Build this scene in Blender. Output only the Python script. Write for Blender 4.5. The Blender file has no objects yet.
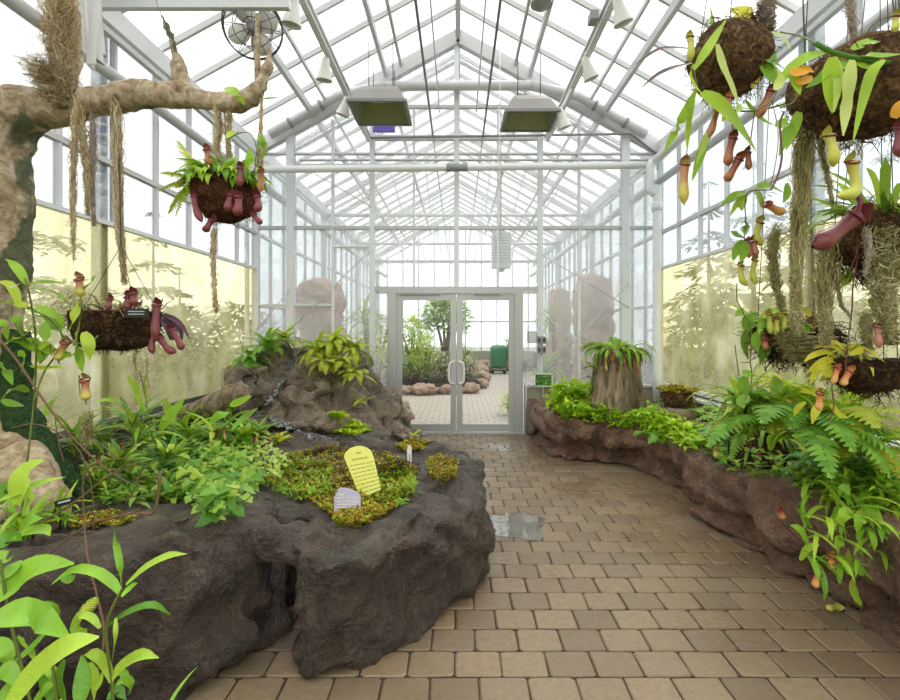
import bpy, math, random
from mathutils import Vector, Matrix, noise
from mathutils.bvhtree import BVHTree
V = Vector
C = bpy.context.scene.collection
sc = bpy.context.scene
F = 495.0; CX = 458.0; CY = 330.0; EYE = 1.53
YP = 7.42                                   # the glazed partition with the doors
CAM = V((0, 0, EYE))
def P(px, py, Y): return V(((px-CX)*Y/F, Y, EYE-(py-CY)*Y/F))
ORG = {}
def rnd(a, b): return random.uniform(a, b)
# ------------------------------------------------------------------ mesh builder
def catmull(pts, n):
    if len(pts) == 2:
        return [pts[0].lerp(pts[1], i/n) for i in range(n+1)]
    p = [pts[0]*2-pts[1]]+list(pts)+[pts[-1]*2-pts[-2]]
    m = len(pts)-1; out = []
    for i in range(n+1):
        u = i/n*m; k = min(int(u), m-1); t = u-k
        a, b, c, d = p[k:k+4]
        out.append(0.5*((2*b)+(c-a)*t+(2*a-5*b+4*c-d)*t*t+(3*b-a-3*c+d)*t**3))
    return out
def lanceo(s): return max(.04, math.sin(math.pi*min(1, .06+.94*s)**.85))**.8
def strap(s): return max(.05, min(1, .45+s*2)*min(1, (1-s)*3.2+.02))
def ovate(s): return max(.04, math.sin(math.pi*min(1, .05+.95*s)**.65))**.75
class MB:
    def __init__(s): s.v = []; s.f = []
    def add(s, vs, fs):
        o = len(s.v); s.v.extend(vs); s.f.extend([tuple(i+o for i in f) for f in fs])
    def box(s, c, d, rz=0, R=None):
        R = R or Matrix.Rotation(rz, 3, 'Z'); c = V(c)
        vs = [c+R@V((x*d[0]/2, y*d[1]/2, z*d[2]/2)) for x in (-1, 1) for y in (-1, 1) for z in (-1, 1)]
        s.add(vs, [(0,1,3,2),(4,6,7,5),(0,4,5,1),(2,3,7,6),(0,2,6,4),(1,5,7,3)])
    def bar(s, a, b, w, h, up=(0,0,1)):
        a, b = V(a), V(b); t = (b-a); L = t.length; t.normalize()
        x = t.cross(V(up))
        if x.length < 1e-4: x = V((1,0,0))
        x.normalize(); z = x.cross(t)
        R = Matrix((x, t, z)).transposed()
        s.box((a+b)/2, (w, L, h), R=R)
    def tube(s, pts, r, n=6, caps=True):
        pts = [V(p) for p in pts]
        rr = r if isinstance(r, (list, tuple)) else [r]*len(pts)
        rings = []; u = None
        for i, p in enumerate(pts):
            t = (pts[min(i+1, len(pts)-1)]-pts[max(i-1, 0)])
            if t.length < 1e-9: t = V((0,0,1))
            t.normalize()
            if u is None:
                u = t.orthogonal().normalized()
            else:
                u = u-t*u.dot(t)
                u = u.normalized() if u.length > 1e-6 else t.orthogonal().normalized()
            w = t.cross(u)
            rings.append([p+(u*math.cos(k*math.tau/n)+w*math.sin(k*math.tau/n))*rr[i] for k in range(n)])
        vs = [q for ring in rings for q in ring]; fs = []
        for i in range(len(pts)-1):
            for k in range(n):
                k2 = (k+1) % n
                fs.append((i*n+k, i*n+k2, (i+1)*n+k2, (i+1)*n+k))
        if caps:
            fs.append(tuple(range(n-1, -1, -1))); m = (len(pts)-1)*n
            fs.append(tuple(range(m, m+n)))
        s.add(vs, fs)
    def lathe(s, prof, c, n=20, R=None, jit=0):
        c = V(c); R = R or Matrix.Identity(3); vs = []; fs = []
        for r, z in prof:
            for k in range(n):
                a = k*math.tau/n; q = V((r*math.cos(a), r*math.sin(a), z))
                if jit: q += noise.noise_vector(q*14+c)*jit
                vs.append(c+R@q)
        for i in range(len(prof)-1):
            for k in range(n):
                k2 = (k+1) % n
                fs.append((i*n+k, i*n+k2, (i+1)*n+k2, (i+1)*n+k))
        s.add(vs, fs)
    def ell(s, c, r, n=16, m=10, rz=0, R=None):
        R = R or Matrix.Rotation(rz, 3, 'Z'); c = V(c); vs = []; fs = []
        for i in range(m+1):
            th = math.pi*i/m
            for k in range(n):
                a = k*math.tau/n
                vs.append(c+R@V((r[0]*math.sin(th)*math.cos(a), r[1]*math.sin(th)*math.sin(a), r[2]*math.cos(th))))
        for i in range(m):
            for k in range(n):
                k2 = (k+1) % n
                fs.append((i*n+k, (i+1)*n+k, (i+1)*n+k2, i*n+k2))
        s.add(vs, fs)
    def prism(s, poly, layers):
        """poly: list of (x,y); layers: (z, inset)"""
        if sum(a[0]*c[1]-c[0]*a[1] for a, c in zip(poly, poly[1:]+poly[:1])) < 0: poly = poly[::-1]
        n = len(poly); pts = [V((p[0], p[1], 0)) for p in poly]; nr = []
        for i in range(n):
            t = pts[(i+1) % n]-pts[i-1]; q = V((-t.y, t.x, 0)); nr.append(q.normalized())
        vs = []; fs = []
        for z, d in layers:
            for i in range(n):
                q = pts[i]+nr[i]*d; vs.append(V((q.x, q.y, z)))
        for j in range(len(layers)-1):
            for i in range(n):
                k = (i+1) % n
                fs.append((j*n+i, j*n+k, (j+1)*n+k, (j+1)*n+i))
        fs.append(tuple(range(n-1, -1, -1))); m = (len(layers)-1)*n
        fs.append(tuple(range(m, m+n)))
        s.add(vs, fs)
    def leaf(s, pts, w, nrm=None, fold=.22, n=7, prof=lanceo, twist=0):
        p = catmull([V(q) for q in pts], n); vs = []; fs = []
        nrm = V(nrm) if nrm else V((rnd(-.4,.4), -.65, .7))
        for i, q in enumerate(p):
            t = (p[min(i+1, n)]-p[max(i-1, 0)])
            t = t.normalized() if t.length > 1e-9 else V((0,0,1))
            side = t.cross(nrm)
            side = side.normalized() if side.length > 1e-4 else t.orthogonal().normalized()
            if twist: side = Matrix.Rotation(twist*i/n, 3, t)@side
            nn = side.cross(t); h = w*prof(i/n)/2
            vs += [q-side*h+nn*fold*h, q, q+side*h+nn*fold*h]
        for i in range(n):
            a = i*3
            fs += [(a, a+1, a+4, a+3), (a+1, a+2, a+5, a+4)]
        s.add(vs, fs)
    def arc(s, base, az, pitch, L, w, droop, n=7, prof=lanceo, fold=.22, stalk=0, twist=0):
        p = V(base); pts = [p.copy()]; a = pitch
        for i in range(5):
            d = V((math.cos(az)*math.cos(a), math.sin(az)*math.cos(a), math.sin(a)))
            p = p+d*L/5; pts.append(p.copy()); a -= droop/5
        nr = V((-math.cos(az)*math.sin(pitch-droop/2), -math.sin(az)*math.sin(pitch-droop/2), math.cos(pitch-droop/2)))
        s.leaf(pts, w, nr+V((rnd(-.25,.25), rnd(-.25,.25), 0)), fold, n, prof, twist)
        return pts
    def frond(s, base, az, pitch, L, W, droop, pairs=16, pin=.9):
        p = V(base); path = [p.copy()]; a = pitch; N = pairs
        up = []
        for i in range(N+3):
            d = V((math.cos(az)*math.cos(a), math.sin(az)*math.cos(a), math.sin(a)))
            up.append(V((-math.cos(az)*math.sin(a), -math.sin(az)*math.sin(a), math.cos(a))))
            p = p+d*L/(N+3); path.append(p.copy()); a -= droop/(N+3)
        s.tube(path[::2], .0022, 3, False)
        sp = L/(N+3)
        for i in range(2, N+3):
            u = (i-2)/(N+1); l = W/2*(math.sin(math.pi*(.22+.78*u)))**.9+.004
            t = (path[i+1]-path[i-1]).normalized(); n_ = up[i]
            for sg in (-1, 1):
                side = t.cross(n_)*sg
                q0 = path[i]; d = (side+t*.35+n_*rnd(-.05,.1)).normalized()
                q1 = q0+d*l*.55; q2 = q0+d*l-n_*l*.18
                s.leaf([q0, q1, q2], sp*pin*1.15, n_, .1, 3, lambda x: max(.08, 1-x*x*.9))
    def build(s, name, m, parent=None, smooth=True, pivot=None):
        me = bpy.data.meshes.new(name)
        if parent is not None: o0 = ORG[parent.name]
        elif pivot is not None: o0 = V(pivot)
        else:
            xs = [q[0] for q in s.v]; ys = [q[1] for q in s.v]; zs = [q[2] for q in s.v]
            o0 = V(((min(xs)+max(xs))/2, (min(ys)+max(ys))/2, min(zs)))
        me.from_pydata([tuple(V(q)-o0) for q in s.v], [], s.f)
        if smooth: me.polygons.foreach_set('use_smooth', [True]*len(me.polygons))
        me.materials.append(m); me.update()
        o = bpy.data.objects.new(name, me); C.objects.link(o)
        if parent is not None: o.parent = parent
        else: o.location = o0
        ORG[o.name] = o0
        return o
def tag(o, label=None, cat=None, group=None, kind=None):
    if label: o['label'] = label
    if cat: o['category'] = cat
    if group: o['group'] = group
    if kind: o['kind'] = kind
    return o
def thing(name, loc, label=None, cat=None, group=None, kind=None):
    o = bpy.data.objects.new(name, None); C.objects.link(o); o.location = V(loc); o.empty_display_size = .1
    ORG[o.name] = V(loc)
    return tag(o, label, cat, group, kind)
def dup(root, loc, label=None, rz=None):
    r = root.copy(); C.objects.link(r); r.location = loc
    if rz is not None: r.rotation_euler = (0, 0, rz)
    if label: r['label'] = label
    for ch in list(root.children):
        c = ch.copy(); C.objects.link(c); c.parent = r
        for g in ch.children:
            d = g.copy(); C.objects.link(d); d.parent = c
    return r
# ------------------------------------------------------------------ materials
def rgb(r, g, b):
    f = lambda c: ((c/255+.055)/1.055)**2.4 if c > 10 else c/255/12.92
    return (f(r), f(g), f(b), 1)
class NT:
    def __init__(s, name):
        s.m = bpy.data.materials.new(name); s.m.use_nodes = True; s.t = s.m.node_tree; s.t.nodes.clear()
        s.out = s.t.nodes.new('ShaderNodeOutputMaterial')
    def n(s, typ, **kw):
        x = s.t.nodes.new('ShaderNode'+typ)
        for k, v in kw.items():
            if k in x.inputs: s.set(x, k, v)
            else: setattr(x, k, v)
        return x
    def set(s, x, k, v):
        if isinstance(v, bpy.types.NodeSocket): s.t.links.new(v, x.inputs[k])
        else: x.inputs[k].default_value = v
    def noise(s, scale, detail=4, vec=None, rough=.55, dist=0):
        x = s.n('TexNoise', Scale=scale, Detail=detail, Roughness=rough, Distortion=dist)
        if vec is not None: s.t.links.new(vec, x.inputs['Vector'])
        return x.outputs['Fac']
    def ramp(s, fac, stops):
        x = s.n('ValToRGB'); s.t.links.new(fac, x.inputs['Fac']); e = x.color_ramp.elements
        while len(e) < len(stops): e.new(.5)
        for i, (p, c) in enumerate(stops):
            e[i].position = p; e[i].color = c if len(c) == 4 else (*c, 1)
        return x.outputs['Color']
    def mix(s, fac, a, b, mode='MIX'):
        x = s.n('Mix', data_type='RGBA', blend_type=mode)
        for i, v in ((0, fac), (6, a), (7, b)):
            if isinstance(v, bpy.types.NodeSocket): s.t.links.new(v, x.inputs[i])
            else: x.inputs[i].default_value = v
        return x.outputs[2]
    def math(s, op, a, b=0.0, clamp=False):
        x = s.n('Math', operation=op); x.use_clamp = clamp
        for i, v in ((0, a), (1, b)):
            if isinstance(v, bpy.types.NodeSocket): s.t.links.new(v, x.inputs[i])
            else: x.inputs[i].default_value = v
        return x.outputs[0]
    def pos(s): return s.n('NewGeometry').outputs['Position']
    def obj(s): return s.n('TexCoord').outputs['Object']
    def island(s): return s.n('NewGeometry').outputs['Random Per Island']
    def bump(s, h, strength, dist=.02):
        return s.n('Bump', Height=h, Strength=strength, Distance=dist).outputs['Normal']
    def done(s, sh):
        s.t.links.new(sh, s.out.inputs['Surface']); return s.m
    def pbr(s, **kw):
        return s.n('BsdfPrincipled', **kw).outputs[0]
def plain(name, c, rough=.5, metal=0, var=.12, scale=8, bump=0):
    t = NT(name); p = t.pos()
    c2 = tuple(x*(1-var) for x in c[:3])+(1,)
    f = t.noise(scale, 3, p)
    kw = dict(**{'Base Color': t.mix(f, c2, c), 'Roughness': rough, 'Metallic': metal})
    if bump: kw['Normal'] = t.bump(t.noise(scale*6, 4, p), bump)
    return t.done(t.pbr(**kw))
def leafmat(name, stops, rough=.42, trans=.38, bump=.15):
    """stops: colours spread over the leaves of a plant"""
    t = NT(name); isl = t.island(); p = t.pos()
    f = t.math('ADD', t.math('MULTIPLY', isl, .75), t.math('MULTIPLY', t.noise(14, 2, p), .3))
    k = len(stops)
    col = t.ramp(f, [((i+.4)/k, c) for i, c in enumerate(stops)])
    nb = t.bump(t.noise(60, 2, p), bump, .01)
    b = t.pbr(**{'Base Color': col, 'Roughness': rough, 'Specular IOR Level': .35, 'Normal': nb})
    tr = t.n('BsdfTranslucent', Color=t.mix(.35, col, (.75,.85,.1,1))).outputs[0]
    x = t.n('MixShader'); x.inputs[0].default_value = trans
    t.t.links.new(b, x.inputs[1]); t.t.links.new(tr, x.inputs[2])
    return t.done(x.outputs[0])
M = {}
M['white_metal'] = plain('white_painted_aluminium', rgb(226,229,232), .35, 0, .06, 3)
M['grey_metal'] = plain('grey_galvanised_steel', rgb(212,213,214), .4, .05, .12, 5)
M['silver'] = plain('brushed_silver_frame', rgb(182,184,182), .35, .3, .08, 4)
M['rust'] = plain('rusty_purlin', rgb(206,198,190), .6, 0, .2, 6)
M['dark_metal'] = plain('dark_steel_rod', rgb(146,148,150), .4, .1, .15)
M['wire'] = plain('thin_wire', rgb(70,68,64), .5, .5, .1)
M['hood'] = plain('hood_aluminium', rgb(128,126,121), .4, .4, .1, 4)
M['hood_inside'] = plain('hood_inside', rgb(172,174,146), .35, .3, .15, 6)
M['white_plastic'] = plain('white_plastic', rgb(236,235,228), .4, 0, .05)
M['pvc'] = plain('white_pvc', rgb(238,240,240), .3, 0, .04)
M['cloth'] = plain('white_shade_cloth', rgb(235,236,234), .9, 0, .08, 6)
M['concrete'] = plain('pale_concrete', rgb(186,178,158), .8, 0, .22, 5, .3)
M['dark_base'] = plain('dark_ledge', rgb(92,86,78), .6, 0, .45, 4, .4)
M['sill'] = plain('white_sill', rgb(225,226,224), .35, 0, .12, 6)
M['grey_box'] = plain('grey_enclosure', rgb(150,155,158), .45, 0, .08)
M['black_plastic'] = plain('black_plastic', rgb(30,32,34), .4, 0, .2)
M['tag_text'] = plain('tag_lettering', rgb(200,205,208), .5)
M['bin_green'] = plain('green_bin_plastic', rgb(52,128,84), .4, 0, .15)
M['rubber'] = plain('dark_rubber', rgb(40,40,42), .7)
M['yellow_sign'] = plain('yellow_sign_board', rgb(226,228,112), .5, 0, .03)
M['yellow_text'] = plain('yellow_sign_lettering', rgb(186,190,92), .5)
M['grey_sign'] = plain('lilac_sign_board', rgb(176,172,190), .45, 0, .03)
M['pot'] = plain('stone_pot', rgb(150,138,112), .85, 0, .3, 9, .5)
M['twig'] = plain('twig_bark', rgb(122,92,66), .75, 0, .35, 20, .3)
M['stem'] = plain('green_stem', rgb(106,120,44), .5, 0, .3, 12)
M['redstem'] = plain('red_brown_stem', rgb(112,62,52), .5, 0, .3, 12)
M['soil'] = plain('dark_soil', rgb(54,42,30), .9, 0, .5, 25, .8)
M['water'] = None
t = NT('water'); M['water'] = t.done(t.pbr(**{'Base Color': rgb(120,118,108), 'Roughness': .02, 'Alpha': .7, 'Specular IOR Level': 1.0, 'IOR': 2.3,
    'Normal': t.bump(t.noise(9, 2, t.pos()), .06, .02)}))
t = NT('rushing_water'); _p = t.pos()
M['rush'] = t.done(t.pbr(**{'Base Color': t.ramp(t.noise(40, 3, _p), [(.45, rgb(52,54,50)), (.7, rgb(170,176,178))]), 'Roughness': .1, 'Alpha': .8,
    'Normal': t.bump(t.noise(50, 3, _p), .7, .02)}))
# purple grow light: it glows
t = NT('purple_led'); M['led'] = t.done(t.pbr(**{'Base Color': rgb(90,80,170), 'Emission Color': rgb(92,80,170), 'Emission Strength': .12}))
# rock
def rockmat(name, stops, algae, scale=5, algae_lo=.56, rough=(.22,.5)):
    t = NT(name); p = t.pos()
    f = t.noise(scale, 8, p, .62, .3); g = t.noise(scale*9, 6, p, .6)
    col = t.ramp(t.math('ADD', t.math('MULTIPLY', f, .65), t.math('MULTIPLY', g, .35)), stops)
    speck = t.ramp(t.noise(120, 2, p), [(.66, (0,0,0,1)), (.75, (1,1,1,1))])
    col = t.mix(t.math('MULTIPLY', speck, .3), col, rgb(170,155,132))
    al = t.ramp(t.noise(1.7, 5, p), [(algae_lo, (0,0,0,1)), (algae_lo+.14, (1,1,1,1))])
    col = t.mix(t.math('MULTIPLY', al, .55), col, algae)
    n2 = t.noise(scale*.8, 4, p)
    mr = t.n('MapRange'); t.t.links.new(n2, mr.inputs[0])
    for i, v in ((1,.35),(2,.65),(3,rough[0]),(4,rough[1])): mr.inputs[i].default_value = v
    h = t.math('ADD', t.math('MULTIPLY', g, .5), t.noise(scale*3, 8, p, .65))
    return t.done(t.pbr(**{'Base Color': col, 'Roughness': mr.outputs[0], 'Specular IOR Level': .8, 'Normal': t.bump(h, 1.0, .06)}))
M['rock'] = rockmat('wet_brown_rock', [(.3, rgb(26,20,16)), (.45, rgb(56,45,36)), (.56, rgb(80,66,54)), (.7, rgb(112,98,84))], rgb(78,86,58), 5)
M['rock_red'] = rockmat('red_brown_rock', [(.3, rgb(60,40,31)), (.45, rgb(108,79,61)), (.56, rgb(138,106,84)), (.7, rgb(166,142,120))], rgb(108,96,84), 5, .6)
M['rock_mound'] = rockmat('grey_brown_rock', [(.28, rgb(44,37,31)), (.42, rgb(98,84,69)), (.55, rgb(142,124,104)), (.7, rgb(182,166,146))], rgb(92,98,74), 6, .58)
M['rock_pink'] = rockmat('pink_sandstone', [(.3, rgb(150,118,104)), (.5, rgb(198,168,150)), (.7, rgb(216,192,176))], rgb(190,170,150), 3, .6, (.7,.85))
# bark
t = NT('tree_bark'); p = t.pos()
mp = t.n('Mapping'); t.t.links.new(p, mp.inputs[0]); mp.inputs['Scale'].default_value = (1.6, 1.6, 1.6)
f = t.noise(9, 8, mp.outputs[0], .65, .8)
col = t.ramp(f, [(.3, rgb(104,84,60)), (.44, rgb(166,144,112)), (.56, rgb(200,182,150)), (.7, rgb(226,214,190))])
nx = t.n('VectorMath', operation='DOT_PRODUCT'); t.t.links.new(t.n('NewGeometry').outputs['Normal'], nx.inputs[0]); nx.inputs[1].default_value = (.9, .25, -.35)
al = t.ramp(t.math('ADD', t.noise(2.6, 5, p), t.math('MULTIPLY', nx.outputs['Value'], .13)), [(.585, (0,0,0,1)), (.64, (1,1,1,1))])
col = t.mix(t.math('MULTIPLY', al, .8), col, rgb(48,76,44))
M['bark'] = t.done(t.pbr(**{'Base Color': col, 'Roughness': .75, 'Normal': t.bump(t.noise(30, 8, p, .7, .5), .9, .03)}))
t = NT('stump_bark'); p = t.pos()
mp = t.n('Mapping'); t.t.links.new(p, mp.inputs[0]); mp.inputs['Scale'].default_value = (5, 5, .8)
f = t.noise(5, 8, mp.outputs[0], .6, .5)
M['stump'] = t.done(t.pbr(**{'Base Color': t.ramp(f, [(.3, rgb(58,48,36)), (.5, rgb(128,112,88)), (.7, rgb(176,160,132))]), 'Roughness': .8, 'Normal': t.bump(f, 1, .04)}))
# coir / fibre
def fibre(name, stops, scale=30):
    t = NT(name); p = t.pos(); f = t.noise(scale, 6, p, .7, 1.2)
    return t.done(t.pbr(**{'Base Color': t.ramp(f, stops), 'Roughness': .95, 'Specular IOR Level': .1, 'Normal': t.bump(f, 1, .02)}))
M['coir'] = fibre('coir_fibre', [(.32, rgb(40,30,22)), (.5, rgb(92,70,48)), (.68, rgb(160,130,88))])
M['coir_dark'] = fibre('dark_coir_fibre', [(.32, rgb(26,20,16)), (.5, rgb(62,46,34)), (.7, rgb(128,100,64))])
M['coir_red'] = fibre('red_coir_fibre', [(.32, rgb(40,22,18)), (.5, rgb(84,52,38)), (.7, rgb(130,92,60))])
M['bark_moss'] = fibre('dark_green_bark_moss', [(.34, rgb(28,46,32)), (.52, rgb(52,80,48)), (.7, rgb(98,112,68))], 40)
def mossmat(name, stops):
    t = NT(name); col = t.ramp(t.island(), [((i+.2)/len(stops), c) for i, c in enumerate(stops)])
    b = t.n('BsdfDiffuse', Color=col).outputs[0]; tr = t.n('BsdfTranslucent', Color=col).outputs[0]
    x = t.n('MixShader'); x.inputs[0].default_value = .3
    t.t.links.new(b, x.inputs[1]); t.t.links.new(tr, x.inputs[2]); return t.done(x.outputs[0])
M['moss_tan'] = mossmat('tan_hanging_moss', [rgb(166,132,86), rgb(212,184,130), rgb(236,218,172), rgb(246,236,206)])
M['moss_olive'] = mossmat('olive_hanging_moss', [rgb(140,130,78), rgb(186,176,112), rgb(214,206,148), rgb(232,226,180)])
M['moss_grey'] = mossmat('grey_hanging_moss', [rgb(170,150,130), rgb(208,192,172), rgb(232,222,206)])
M['bog'] = mossmat('bog_moss', [rgb(120,84,48), rgb(176,132,66), rgb(178,168,60), rgb(190,206,66), rgb(150,186,50), rgb(214,176,90)])
M['bog_green'] = mossmat('green_bog_moss', [rgb(140,170,40), rgb(196,216,60), rgb(206,226,80), rgb(170,196,50)])
M['lf_bright'] = leafmat('bright_green_leaf', [rgb(84,138,34), rgb(118,172,42), rgb(148,192,52), rgb(186,210,70)], .36, .3)
M['lf_near'] = leafmat('glossy_green_leaf', [rgb(70,120,32), rgb(102,156,42), rgb(138,186,56), rgb(168,200,66)], .26, .14, .3)
M['lf_lime'] = leafmat('lime_leaf', [rgb(128,186,36), rgb(162,212,44), rgb(190,226,56), rgb(214,232,80)], .4, .4)
M['lf_mid'] = leafmat('mid_green_leaf', [rgb(64,112,36), rgb(96,150,46), rgb(130,178,58), rgb(178,202,72)], .36, .32)
M['lf_dark'] = leafmat('dark_green_leaf', [rgb(40,80,36), rgb(66,112,48), rgb(92,140,60), rgb(124,166,76)])
M['lf_yellow'] = leafmat('yellow_green_leaf', [rgb(160,180,40), rgb(196,208,56), rgb(222,216,70), rgb(206,204,60)])
M['lf_pale'] = leafmat('pale_green_leaf', [rgb(150,190,84), rgb(180,208,104), rgb(206,222,132), rgb(170,200,70)])
M['fern'] = leafmat('fern_green', [rgb(92,150,58), rgb(122,180,68), rgb(152,204,82)], .5)
M['fern_blue'] = leafmat('blue_green_fern', [rgb(84,148,84), rgb(112,176,100), rgb(146,200,114)], .5)
M['fern_yellow'] = leafmat('yellow_green_fern', [rgb(140,178,50), rgb(176,204,64), rgb(206,214,80), rgb(196,190,70)], .5)
M['lf_purple'] = leafmat('purple_leaf', [rgb(74,46,62), rgb(96,60,72), rgb(84,70,86)], .4, .15)
M['lf_orange'] = leafmat('orange_leaf', [rgb(206,130,30), rgb(226,160,40)], .5)
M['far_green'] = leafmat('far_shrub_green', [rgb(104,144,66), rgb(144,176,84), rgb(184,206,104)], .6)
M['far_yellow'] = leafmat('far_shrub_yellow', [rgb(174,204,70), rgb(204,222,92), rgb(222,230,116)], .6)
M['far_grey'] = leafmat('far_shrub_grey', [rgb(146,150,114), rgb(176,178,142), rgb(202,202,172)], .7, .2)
M['conifer'] = leafmat('outdoor_conifer', [rgb(40,50,42), rgb(50,62,48), rgb(62,74,56)], .8, .08)
def pitchmat(name, top, bot, lo=.25, hi=.75):
    t = NT(name); g = t.n('TexCoord').outputs['Generated']; z = t.n('SeparateXYZ', Vector=g).outputs['Z']
    f = t.math('ADD', z, t.math('MULTIPLY', t.math('SUBTRACT', t.noise(30, 3, t.pos()), .5), .5))
    col = t.ramp(f, [(lo, bot), (hi, top)])
    return t.done(t.pbr(**{'Base Color': col, 'Roughness': .35, 'Specular IOR Level': .45}))
M['pi_red'] = pitchmat('dark_red_pitcher', rgb(112,48,54), rgb(128,64,66))
M['pi_brown'] = pitchmat('brown_pitcher', rgb(138,74,50), rgb(168,112,70))
M['pi_yellow'] = pitchmat('yellow_pitcher', rgb(178,172,70), rgb(192,196,84))
M['pi_mixed'] = pitchmat('red_and_yellow_pitcher', rgb(182,124,86), rgb(200,190,88), .3, .6)
M['pi_orange'] = pitchmat('orange_pitcher', rgb(200,112,62), rgb(216,170,96), .2, .7)
M['pi_pink'] = pitchmat('pink_pitcher', rgb(186,130,112), rgb(176,120,100))
M['pi_rim'] = plain('pitcher_rim_red', rgb(110,30,38), .3)
M['pi_rim_y'] = plain('pitcher_rim_yellow', rgb(206,178,80), .35)
# glass
def glass(name, tint, haze, hazecol, gloss=.6):
    t = NT(name)
    tr = t.n('BsdfTransparent', Color=tint).outputs[0]
    gl = t.n('BsdfGlossy', Roughness=.03).outputs[0]
    d = t.n('BsdfTranslucent', Color=hazecol).outputs[0]
    p = t.pos(); hz = t.math('MULTIPLY', t.ramp(t.noise(1.3, 5, p), [(.3, (.5,.5,.5,1)), (.7, (1,1,1,1))]), haze)
    a = t.n('MixShader'); t.t.links.new(hz, a.inputs[0]); t.t.links.new(tr, a.inputs[1]); t.t.links.new(d, a.inputs[2])
    fr = t.math('MULTIPLY', t.n('Fresnel', IOR=1.45).outputs[0], gloss)
    b = t.n('MixShader'); t.t.links.new(fr, b.inputs[0]); t.t.links.new(a.outputs[0], b.inputs[1]); t.t.links.new(gl, b.inputs[2])
    return t.done(b.outputs[0])
M['glass'] = glass('clear_glass', (.93,.95,.96,1), .12, (.9,.92,.93,1))
M['glass_hazy'] = glass('dusty_glass', (.90,.94,.95,1), .3, (.84,.88,.9,1), .5)
M['glass_roof'] = glass('roof_glazing', (.97,.98,.98,1), .25, (.95,.95,.95,1), .4)
M['glass_gable'] = glass('glare_veiled_gable_glass', (.98,.99,.99,1), .32, (.94,.95,.96,1), .5)  # white haze paints lens glare and reflection into the slightly dirty panes
M['glass_door'] = glass('door_glass', (.99,1,.99,1), .02, (.9,.92,.9,1), .5)
# algae-stained fogged panels
t = NT('fogged_panel'); p = t.pos()
mp = t.n('Mapping'); t.t.links.new(p, mp.inputs[0]); mp.inputs['Scale'].default_value = (1, 1, .25)
stk = t.noise(4, 6, mp.outputs[0], .6, .4); big = t.noise(1.1, 4, p)
col = t.ramp(t.math('ADD', t.math('MULTIPLY', stk, .5), t.math('MULTIPLY', big, .5)),
    [(.34, rgb(208,204,150)), (.5, rgb(226,224,184)), (.64, rgb(242,242,220))])
d = t.n('BsdfTranslucent', Color=col).outputs[0]; d2 = t.n('BsdfDiffuse', Color=t.mix(1, col, (.6,.6,.5,1), 'MULTIPLY')).outputs[0]
x0 = t.n('MixShader'); x0.inputs[0].default_value = .18; t.t.links.new(d, x0.inputs[1]); t.t.links.new(d2, x0.inputs[2])
tr = t.n('BsdfTransparent', Color=t.mix(.5, col, (1,1,1,1))).outputs[0]
x1 = t.n('MixShader'); t.t.links.new(t.ramp(t.noise(2.2, 5, p), [(.35, (.22,.22,.22,1)), (.65, (.48,.48,.48,1))]), x1.inputs[0])
t.t.links.new(tr, x1.inputs[1]); t.t.links.new(x0.outputs[0], x1.inputs[2])
gl = t.n('BsdfGlossy', Roughness=.12).outputs[0]; x2 = t.n('MixShader'); x2.inputs[0].default_value = .04
t.t.links.new(x1.outputs[0], x2.inputs[1]); t.t.links.new(gl, x2.inputs[2])
M['fog'] = t.done(x2.outputs[0])
# paving
t = NT('tumbled_pavers'); p = t.pos()
isl = t.island(); n1 = t.noise(28, 6, p, .65); n0 = t.noise(.7, 3, p)
col = t.ramp(t.math('ADD', t.math('MULTIPLY', isl, .55), t.math('MULTIPLY', n0, .5)),
    [(.2, rgb(118,101,80)), (.42, rgb(130,112,90)), (.6, rgb(139,120,95)), (.85, rgb(148,127,98))])
col = t.mix(t.math('MULTIPLY', t.ramp(n1, [(.35, (1,1,1,1)), (.6, (0,0,0,1))]), .45), col, rgb(104,90,74))
wet = t.ramp(t.noise(.9, 4, p), [(.46, (0,0,0,1)), (.6, (1,1,1,1))])
col = t.mix(t.math('MULTIPLY', wet, .35), col, rgb(118,96,70))
rg = t.math('SUBTRACT', .55, t.math('MULTIPLY', wet, .33))
M['paver'] = t.done(t.pbr(**{'Base Color': col, 'Roughness': rg, 'Normal': t.bump(n1, .35, .01)}))
M['paver_far'] = plain('pale_pink_pavers', rgb(202,188,178), .6, 0, .25, 9, .2)
M['joint'] = plain('sand_joints', rgb(66,56,44), .9, 0, .4, 20)
t = NT('outdoor_ground'); p = t.pos()
M['ground'] = t.done(t.pbr(**{'Base Color': t.ramp(t.noise(.5, 5, p), [(.35, rgb(84,84,60)), (.55, rgb(104,98,76)), (.7, rgb(122,114,92))]), 'Roughness': .95}))
t = NT('plant_photo'); g = t.n('TexCoord').outputs['Generated']
M['photo'] = t.done(t.pbr(**{'Base Color': t.ramp(t.noise(7, 4, g, .6, 1), [(.36, rgb(20,46,16)), (.5, rgb(60,120,40)), (.62, rgb(120,180,70)), (.75, rgb(200,220,160))]), 'Roughness': .4}))
# ================================================================== the glasshouse
random.seed(3)
XW = 3.05; ZE = 4.35; ZR = 6.03; Y0 = -2.6; YF = 19.6
def struct(name, loc=(0,0,0)): return thing(name, loc, kind='structure')
def zroof(x): return ZR-(ZR-ZE)*abs(x)/XW
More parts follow.
